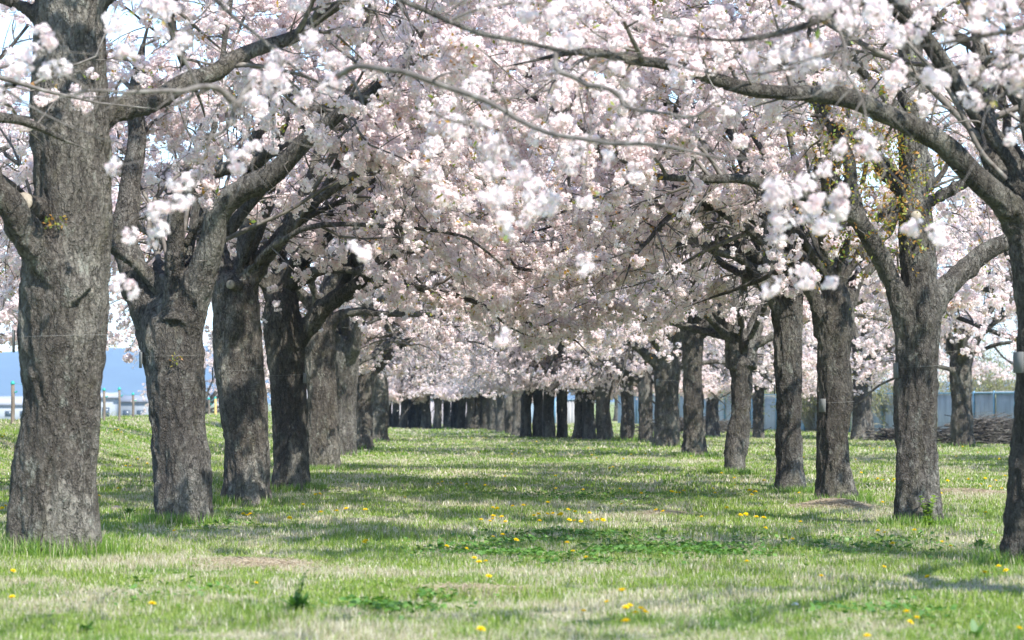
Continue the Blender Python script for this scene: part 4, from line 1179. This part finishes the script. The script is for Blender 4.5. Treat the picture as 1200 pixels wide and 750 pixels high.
# ------------------------------------------------------------------ tags wired to the trunks
M['tagplate'] = plain('grey_plastic', (0.14, 0.143, 0.135), 0.8, 0.12, 9)
M['tagdark'] = plain('dark_plastic', (0.05, 0.06, 0.06), 0.5, 0.12, 9)
M['wire'] = plain('wire', (0.20, 0.19, 0.17), 0.45, 0.1, 9)
def box(c, s, rot=0.0, bev=0.0):
    c = np.asarray(c, float); s = np.asarray(s, float) / 2
    if bev <= 0:
        V = np.array([[x, y, z] for z in (-1, 1) for y in (-1, 1) for x in (-1, 1)], float) * s
        Q = [(0, 2, 3, 1), (4, 5, 7, 6), (0, 1, 5, 4), (2, 6, 7, 3), (0, 4, 6, 2), (1, 3, 7, 5)]
    else:
        V = []
        for (zz, k) in ((-1, 1), (-1, 0), (1, 0), (1, 1)):
            sx, sy = s[0] - bev * k, s[1] - bev * k
            z = zz * (s[2] - (0 if k else bev))
            V += [[-sx, -sy, z], [sx, -sy, z], [sx, sy, z], [-sx, sy, z]]
        V = np.array(V)
        Q = [(3, 2, 1, 0), (12, 13, 14, 15)] + [(a * 4 + j, a * 4 + (j + 1) % 4, a * 4 + 4 + (j + 1) % 4, a * 4 + 4 + j) for a in range(3) for j in range(4)]
    ca, sa = math.cos(rot), math.sin(rot)
    V = V @ np.array([[ca, sa, 0], [-sa, ca, 0], [0, 0, 1]]) + c
    return V, np.array(Q)
def trunk_at(key, z):
    b, d, o = PLACED[key]
    return b, TR[key](z)
def trunk_radius(base, z, cx, ang):
    """how far the bark stands out at this height and side"""
    for b, d, o in PLACED.values():
        if abs(b[0] - base[0]) + abs(b[1] - base[1]) < 0.01:
            me = [c for c in o.children if c.name.startswith('trunk')][0].data
            co = np.empty(len(me.vertices) * 3, np.float32); me.vertices.foreach_get('co', co); co = co.reshape(-1, 3)
            s = co[np.abs(co[:, 2] - z) < 0.08]
            cx = float((s[:, 0].min() + s[:, 0].max()) / 2); cy = float((s[:, 1].min() + s[:, 1].max()) / 2)
            q = s[:, :2] - np.array([cx, cy]); a = math.radians(ang)
            k = q @ np.array([math.cos(a), math.sin(a)])
            rr = np.linalg.norm(q, axis=1)
            return cx, cy, float(np.percentile(rr[k > 0.93 * rr], 85)), float(rr.max())
    return None
def tree_tag(base, z, cx, rad, ang, label, dark=False, s=(0.075, 0.012, 0.11)):
    """a small plate held to the trunk by a wire; ang = side of the trunk it hangs on (0 = right, -90 = towards the camera)"""
    a = math.radians(ang)
    tr = trunk_radius(base, z, cx, ang); cy = 0.0; wr = rad
    if tr: cx, cy, rad, wr = tr
    c = np.array([base[0] + cx, base[1] + cy, base[2] + z])
    o = empty('tree_tag', c, label, 'tree tag', 'plates wired to the trunks')
    p = np.array([math.cos(a), math.sin(a), 0]) * (rad + 0.018)
    V, Q = box(p, s, a + math.pi / 2, 0.003)
    link('plate', mesh_np('plate', V, Q, mat=M['tagdark' if dark else 'tagplate']), o)
    t = np.linspace(0, 2 * math.pi, 49)
    R = np.array([(trunk_radius(base, z + 0.045, cx, math.degrees(x)) or (0, 0, wr, 0))[2] for x in t]) + 0.006
    R[-1] = R[0]
    C = np.stack([np.cos(t) * R, np.sin(t) * R, 0.045 + 0.012 * np.sin(t + 1)], 1)
    V, Q = tubes(C[None], np.full((1, 49), 0.0016), 5)
    link('wire', mesh_np('wire', V, Q, mat=M['wire'], smooth=True), o)
def tag_px(px, py, base_px, cx_px, w_px, ang, label, dark=False, **kw):
    b = G(base_px[0], base_px[1] + 0.055 * (base_px[1] - 470)); d = b[1]
    pz = P(px, py, d)[2] - b[2]
    tree_tag(b, pz, (cx_px - base_px[0]) / F * d, w_px * 0.84 / 2 / F * d, ang, label, dark, **kw)
tag_px(17, 400, (62, 640), 69, 101, -175, 'dark plate seen edge-on at the left side of the nearest left trunk', True, s=(0.12, 0.014, 0.19))
tag_px(163, 422, (210, 607), 203, 79, -160, 'grey plate on the left side of the scarred second left trunk', s=(0.10, 0.012, 0.17))
tag_px(257, 438, (289, 585), 282, 57, -176, 'dark plate edge-on at the left side of the third left trunk', True, s=(0.08, 0.012, 0.16))
tag_px(359, 443, (340, 569), 335, 47, -20, 'small grey plate on the right side of the dark fourth left trunk', s=(0.10, 0.012, 0.15))
tag_px(1187, 425, (1212, 652), 1222, 77, -150, 'large grey plate on the trunk at the right edge', s=(0.12, 0.012, 0.17))
tag_px(1048, 434, (1073, 609), 1075, 54, -155, 'grey plate on the left side of the grey three-limbed tree', s=(0.085, 0.012, 0.16))
tag_px(962, 475, (978, 584), 976, 40, -140, 'grey plate low on the dark trunk beside the dry mound', s=(0.11, 0.012, 0.17))
tag_px(908, 456, (926, 573), 925, 33, -178, 'dark plate edge-on at the left side of the slim straight right trunk', True, s=(0.08, 0.012, 0.14))
tag_px(771, 448, (781, 524), 780, 28, -140, 'tiny pale plate on the thick seventh trunk of the right row', s=(0.10, 0.012, 0.17))

# ------------------------------------------------------------------ blue metal fence on the right
def fence(A, B, H, label, cols, wdt=1.85):
    A = np.array(A); B = np.array(B)
    L = np.linalg.norm(B - A); u = (B - A) / L; nrm = np.array([u[1], -u[0]])
    if nrm @ np.array([-1.0, -1.0]) < 0: nrm = -nrm
    rot = math.atan2(u[1], u[0])
    za = float(gz(*A))
    root = empty('metal_fence', (A[0], A[1], 0), label, 'fence')
    n = int(L / wdt)
    r = np.random.default_rng(3)
    mats = [plain(f'fence_paint_{k}', c, 0.6, 0.22, 2.5, vecscale=(1, 1, 0.35)) for k, c in enumerate(cols)]
    post = plain('fence_post_blue', (0.13, 0.26, 0.36), 0.5, 0.2, 5)
    for k in range(n):
        m = 41
        s = np.linspace(0.04, wdt - 0.04, m); wv = 0.018 * np.clip(np.sin(s / 0.19 * 2 * math.pi) * 1.8, -1, 1)
        c = A + u * (k * wdt)
        g = float(gz(*(c + u * wdt / 2)))
        tilt = r.normal() * 0.012; zt = g + H + r.normal() * 0.012
        V = []
        for back in (0, 1):
            for z in (g + 0.02, zt):
                for i in range(m):
                    q = c + u * s[i] + nrm * (wv[i] - back * 0.004 + tilt * (z - g))
                    V.append([q[0] - A[0], q[1] - A[1], z])
        Q = []
        for back in (0, 1):
            o_ = back * 2 * m
            for i in range(m - 1): Q.append((o_ + i, o_ + i + 1, o_ + m + i + 1, o_ + m + i) if back == 0 else (o_ + i + 1, o_ + i, o_ + m + i, o_ + m + i + 1))
        for i in range(m - 1): Q.append((m + i, m + i + 1, 3 * m + i + 1, 3 * m + i))
        link('panel', mesh_np('panel', V, Q, mat=mats[r.integers(0, 4)]), root)
        q = c + nrm * 0.05
        V, Q = box((q[0] - A[0], q[1] - A[1], g + H / 2), (0.09, 0.06, H + 0.06), rot, 0.006)
        link('post', mesh_np('post', V, Q, mat=post), root)
    for zz in (H - 0.02,):
        q = A + u * L / 2 + nrm * 0.035
        V, Q = box((q[0] - A[0], q[1] - A[1], zz), (L, 0.05, 0.05), rot)
        link('rail', mesh_np('rail', V, Q, mat=post), root)
fence([19.5, 96.0], [5.6, 152.0], 1.62, 'weathered pale blue corrugated metal fence beyond the right row of trees', [(0.36, 0.41, 0.42), (0.41, 0.43, 0.42), (0.30, 0.40, 0.44), (0.38, 0.39, 0.37)])
fence([-12.0, 160.0], [5.0, 156.0], 1.4, 'low pale panel fence glimpsed between the trunks at the far end of the avenue', [(0.27, 0.25, 0.25), (0.29, 0.26, 0.265), (0.20, 0.26, 0.30), (0.28, 0.27, 0.26)])

# ------------------------------------------------------------------ brush piles
def sticks(n, rx, ry, h, r, rad=(0.008, 0.035), L=(0.5, 2.2)):
    c = np.stack([r.normal(0, 0.42, n) * rx, r.normal(0, 0.4, n) * ry, np.zeros(n)], 1)
    c[:, 2] = h * np.exp(-(c[:, 0] / rx) ** 2 - (c[:, 1] / ry) ** 2) * r.uniform(0.05, 1, n)
    a = r.normal(0, 0.5, n) + (r.random(n) < 0.25) * r.uniform(0, 3, n)
    d = norm(np.stack([np.cos(a), np.sin(a), r.normal(0.05, 0.16, n)], 1))
    ll = r.uniform(*L, n)
    s = np.linspace(-.5, .5, 6)
    C = c[:, None] + d[:, None] * s[None, :, None] * ll[:, None, None] + np.cumsum(r.normal(0, 0.03, (n, 6, 3)), 1)
    C[..., 2] = np.maximum(C[..., 2], 0.02)
    R = r.uniform(*rad, n)[:, None] * np.linspace(1, 0.5, 6)[None]
    return C, R
def brush(px, py, rx, ry, h, n, label, seed):
    r = np.random.default_rng(seed); b = G(px, py)
    C, R = sticks(n, rx, ry, h, r)
    V, Q = tubes(C, R, 5)
    C, R = sticks(n * 2, rx, ry, h * 1.25, r, (0.003, 0.008), (0.4, 1.2))
    V2, Q2 = tubes(C, R, 3)
    o = empty('brush_pile', b, label, 'brush pile')
    link('branch_heap', mesh_np('branch_heap', V, Q, mat=M['bark_dark'], smooth=True), o)
    link('twig_heap', mesh_np('twig_heap', V2, Q2, mat=M['twig'], smooth=True), o)
brush(1158, 520, 1.7, 1.1, 0.75, 420, 'grey heap of cut branches before the blue fence at the right', 1)
brush(1062, 517, 0.9, 0.8, 0.42, 160, 'smaller heap of cut branches right behind the three-limbed tree', 2)
brush(812, 507, 2.0, 1.0, 0.55, 300, 'dark low heap of branches before the far part of the fence', 3)

# ------------------------------------------------------------------ bushes behind the fence
M['bushleaf'] = leafy_mat('bush_leaf', lambda g: g.ramp(g.n('ShaderNodeNewGeometry').outputs['Random Per Island'], [(0, (0.20, 0.22, 0.07)), (0.6, (0.32, 0.33, 0.12)), (1, (0.40, 0.42, 0.20))]), 0.4, tr_tint=(1, 1, 0.6))
M['bushtwig'] = plain('bush_twig', (0.30, 0.27, 0.19), 0.8, 0.3, 8)
def bush(x, y, h, w, label, seed, n=260):
    r = np.random.default_rng(seed)
    b = np.array([x, y, float(gz(x, y))])
    a = r.uniform(0, 6.28, n); sp = np.abs(r.normal(0, 0.45, n)); hh = h * r.uniform(0.5, 1.05, n)
    s = np.linspace(0, 1, 8)
    base = np.stack([np.cos(a) * 0.3 * w * r.random(n), np.sin(a) * 0.3 * w * r.random(n), np.zeros(n)], 1)
    d = np.stack([np.cos(a) * sp * w / h, np.sin(a) * sp * w / h, np.ones(n)], 1)
    C = base[:, None] + d[:, None] * hh[:, None, None] * s[None, :, None] + np.cumsum(r.normal(0, 0.035, (n, 8, 3)), 1)
    C[..., 2] -= (sp[:, None] * 0.5 * hh[:, None] * s[None] ** 2)
    R = np.linspace(0.016, 0.004, 8)[None] * r.uniform(.6, 1.3, n)[:, None]
    V, Q = tubes(C, R, 4)
    c2, r2 = kids(C, R, 5, 0.25, 1.0, 0.3, 0.8, (20, 50), 0.7, 0.003, r, npts=5, up=0.4, droop=0.1)
    V2, Q2 = tubes(c2, r2, 3)
    o = empty('bush', b, label, 'bush', 'bushes behind the blue fence')
    link('stems', mesh_np('stems', np.concatenate([V, V2]), np.concatenate([Q, Q2 + len(V)]), mat=M['bushtwig'], smooth=True), o).name = 'stem_spray'
    lp = c2[:, 1:].reshape(-1, 3); lp = lp[r.random(len(lp)) < 0.75] + 0
    lp = lp + r.normal(size=lp.shape) * 0.06
    V, Q = scatter(LEAFT, lp, r.uniform(1.0, 1.9, len(lp)), r)
    link('foliage', mesh_np('foliage', V, Q, mat=M['bushleaf']), o)
bl = ['loose yellow-green bush rising behind the fence by the right edge', 'tall loose yellow-green bush behind the fence right of the three-limbed tree', 'yellow-green bush behind the fence left of the three-limbed tree',
      'yellow-green bush showing between the slim straight trunk and its dark neighbour', 'olive bush behind the fence right of the V-shaped tree', 'olive bush behind the fence beside the thin leaning trunk',
      'farthest olive bush at the hidden end of the blue fence']
for k, (x, y, h, w) in enumerate([(21.5, 105, 3.4, 3.2), (18.6, 111, 4.0, 3.4), (16.0, 114, 3.4, 3.0), (13.6, 122, 3.2, 3.2), (11.6, 134, 3.0, 3.4), (9.6, 142, 3.0, 3.2), (8.2, 153, 3.2, 3.6)]):
    bush(x, y, h, w, bl[k], 50 + k)

# ------------------------------------------------------------------ posts on the left bank
M['postwood'] = plain('weathered_post', (0.16, 0.13, 0.10), 0.85, 0.35, 12, vecscale=(1, 1, 0.2))
M['newwood'] = plain('new_post', (0.62, 0.40, 0.14), 0.8, 0.2, 12)
M['teal'] = plain('teal_insulator', (0.02, 0.33, 0.27), 0.4, 0.1, 9)
posts = []
def bank_post(px, py_top, X0, h, label, mat='postwood', s=0.042):
    d = abs(X0 / ((px - 600) / F)) * 1.0
    b = np.array([X0, d, float(gz(X0, d))])
    ztop = P(px, py_top, d)[2]
    hh = ztop - b[2] + 0.05
    o = empty('fence_post', b, label, 'fence post', 'posts on the left bank')
    C = np.array([[0, 0, -0.1], [0.01, 0, hh * .5], [0.0, 0.01, hh - 0.01], [0, 0.01, hh]])
    V, Q = smooth_normals_disp(C, np.array([s, s * .97, s * .93, s * .3]), 10, np.array([px, 0, 0.]))
    link('stake', mesh_np('stake', V, Q, mat=M[mat], smooth=False), o)
    C = np.array([[0, 0, hh - 0.015], [0, 0, hh + 0.02], [0, 0, hh + 0.055], [0, 0, hh + 0.06]])
    V, Q = tubes(C[None], np.array([[s * 1.15, s * 1.15, s * .7, .003]]), 10)
    link('insulator', mesh_np('insulator', V, Q, mat=M['teal'], smooth=True), o)
    C = np.array([[s, -0.02, hh - 0.20], [s + .05, -.03, hh - .20], [s + .07, -.03, hh - .17]])
    V, Q = tubes(C[None], np.array([[0.012, .018, .012]]), 8)
    link('insulator', mesh_np('insulator', V, Q, mat=M['teal'], smooth=True), o)
    posts.append(b + np.array([0, 0, hh + 0.02]))
bank_post(15, 452, -11.6, 1, 'grey stake with a teal cap at the left edge, next to the nearest trunk')
bank_post(122, 459, -11.7, 1, 'leftmost of the three teal-capped stakes between the first two trunks')
bank_post(140, 458, -11.8, 1, 'middle one of the three teal-capped stakes between the first two trunks')
bank_post(156, 464, -11.9, 1, 'shorter right one of the three teal-capped stakes between the first two trunks')
bank_post(245, 469, -12.0, 1, 'thin grey stake seen between the second and third left trunks', s=0.04)
bank_post(252.5, 468, -12.0, 1, 'fresh yellow stake seen between the second and third left trunks', 'newwood', s=0.045)
ps = sorted(posts, key=lambda q: q[1])
C = []
for a, b in zip(ps[:-1], ps[1:]):
    for t in np.linspace(0, 1, 8, endpoint=False):
        q = a * (1 - t) + b * t; q[2] -= 0.12 * math.sin(math.pi * t); C.append(q)
C.append(ps[-1]); C = np.array(C)
V, Q = tubes(C[None], np.full((1, len(C)), 0.005), 4)
tag(link('fence_wire', mesh_np('wire', V, Q, mat=M['teal'])), 'thin teal wire slung between the stakes on the left bank', 'fence wire')

# ------------------------------------------------------------------ far buildings
M['whitewall'] = plain('white_wall', (0.26, 0.28, 0.30), 0.7, 0.05, 0.5)
M['greyroof'] = plain('grey_roof', (0.30, 0.31, 0.34), 0.6, 0.08, 0.5)
M['glassd'] = plain('dark_window', (0.06, 0.08, 0.10), 0.25, 0.1, 1)
M['tealwall'] = plain('teal_wall', (0.12, 0.36, 0.32), 0.7, 0.08, 0.5)
def building(x, y, z0, w, dp, h, label, wall='whitewall', rise=1.6, nwin=6, name='warehouse'):
    o = empty(name, (x, y, z0), label, 'building')
    V, Q = box((0, 0, h / 2), (w, dp, h)); link('wall', mesh_np('wall', V, Q, mat=M[wall]), o)
    e = 0.5
    V = np.array([[-w / 2 - e, -dp / 2 - e, h + .003], [w / 2 + e, -dp / 2 - e, h + .003], [w / 2 + e, dp / 2 + e, h + .003], [-w / 2 - e, dp / 2 + e, h + .003], [-w / 2 - e, 0, h + rise], [w / 2 + e, 0, h + rise]])
    link('roof', mesh_np('roof', V, [(0, 1, 5, 4), (2, 3, 4, 5), (3, 2, 1, 0)], [(0, 4, 3), (1, 2, 5)], mat=M['greyroof']), o)
    for k in range(nwin):
        V, Q = box((-w / 2 + w * (k + .5) / nwin, -dp / 2 - 0.03, h * 0.6), (w / nwin * .5, 0.12, h * .25)); link('window', mesh_np('window', V, Q, mat=M['glassd']), o)
    V, Q = box((w * .31, -dp / 2 - 0.05, h * .2 + .05), (w * .07, 0.14, h * .4)); link('door', mesh_np('door', V, Q, mat=M['greyroof']), o)
building(-60.5, 415, -3.4, 4.2, 6, 5.2, 'small white building in the valley between the first two left trunks', nwin=2, rise=0.8)
building(-54, 430, -3.4, 10.5, 10, 4.6, 'long white building in the valley right of the three stakes', nwin=5, rise=1.0)
building(-96, 520, -3.4, 22, 12, 4.0, 'pale low hall in the valley behind the nearest left trunk', nwin=8)
building(-75.5, 330, -3.6, 9, 8, 2.2, 'low white shed in the valley left of the nearest trunk', nwin=4, rise=0.5)
building(14.5, 175, -0.1, 6.5, 5, 3.0, 'teal hut behind the fence seen beside the V-shaped tree', wall='tealwall', nwin=3, rise=0.9, name='hut')
for k, (x, y, h, w) in enumerate([(-38, 262, 3.0, 5), (-33, 268, 2.6, 4.5), (-47, 300, 3.2, 6)]):
    bush(x, y, h, w, ['low yellow-green bush in the valley behind the three stakes', 'smaller yellow-green bush in the valley left of the scarred trunk', 'pale bush farther down the valley by the white building'][k], 80 + k, n=200)

# ------------------------------------------------------------------ the air
def haze():
    V, Q = box((0, 2400, 100), (11200, 11000, 400))
    V[:, 2] = np.where(V[:, 2] < 0, -25.0, 330.0)
    m, nt = new_mat('air'); g = N(nt)
    v = g.n('ShaderNodeVolumePrincipled')
    v.inputs['Color'].default_value = (0.48, 0.70, 1.0, 1); v.inputs['Density'].default_value = 0.00017
    v.inputs['Anisotropy'].default_value = 0.0
    o = g.n('ShaderNodeOutputMaterial'); g.l(v.outputs[0], o.inputs['Volume'])
    tag(link('haze', mesh_np('haze', V, Q, mat=m)), 'thin blue air over the whole valley', 'haze', kind='stuff')
haze()
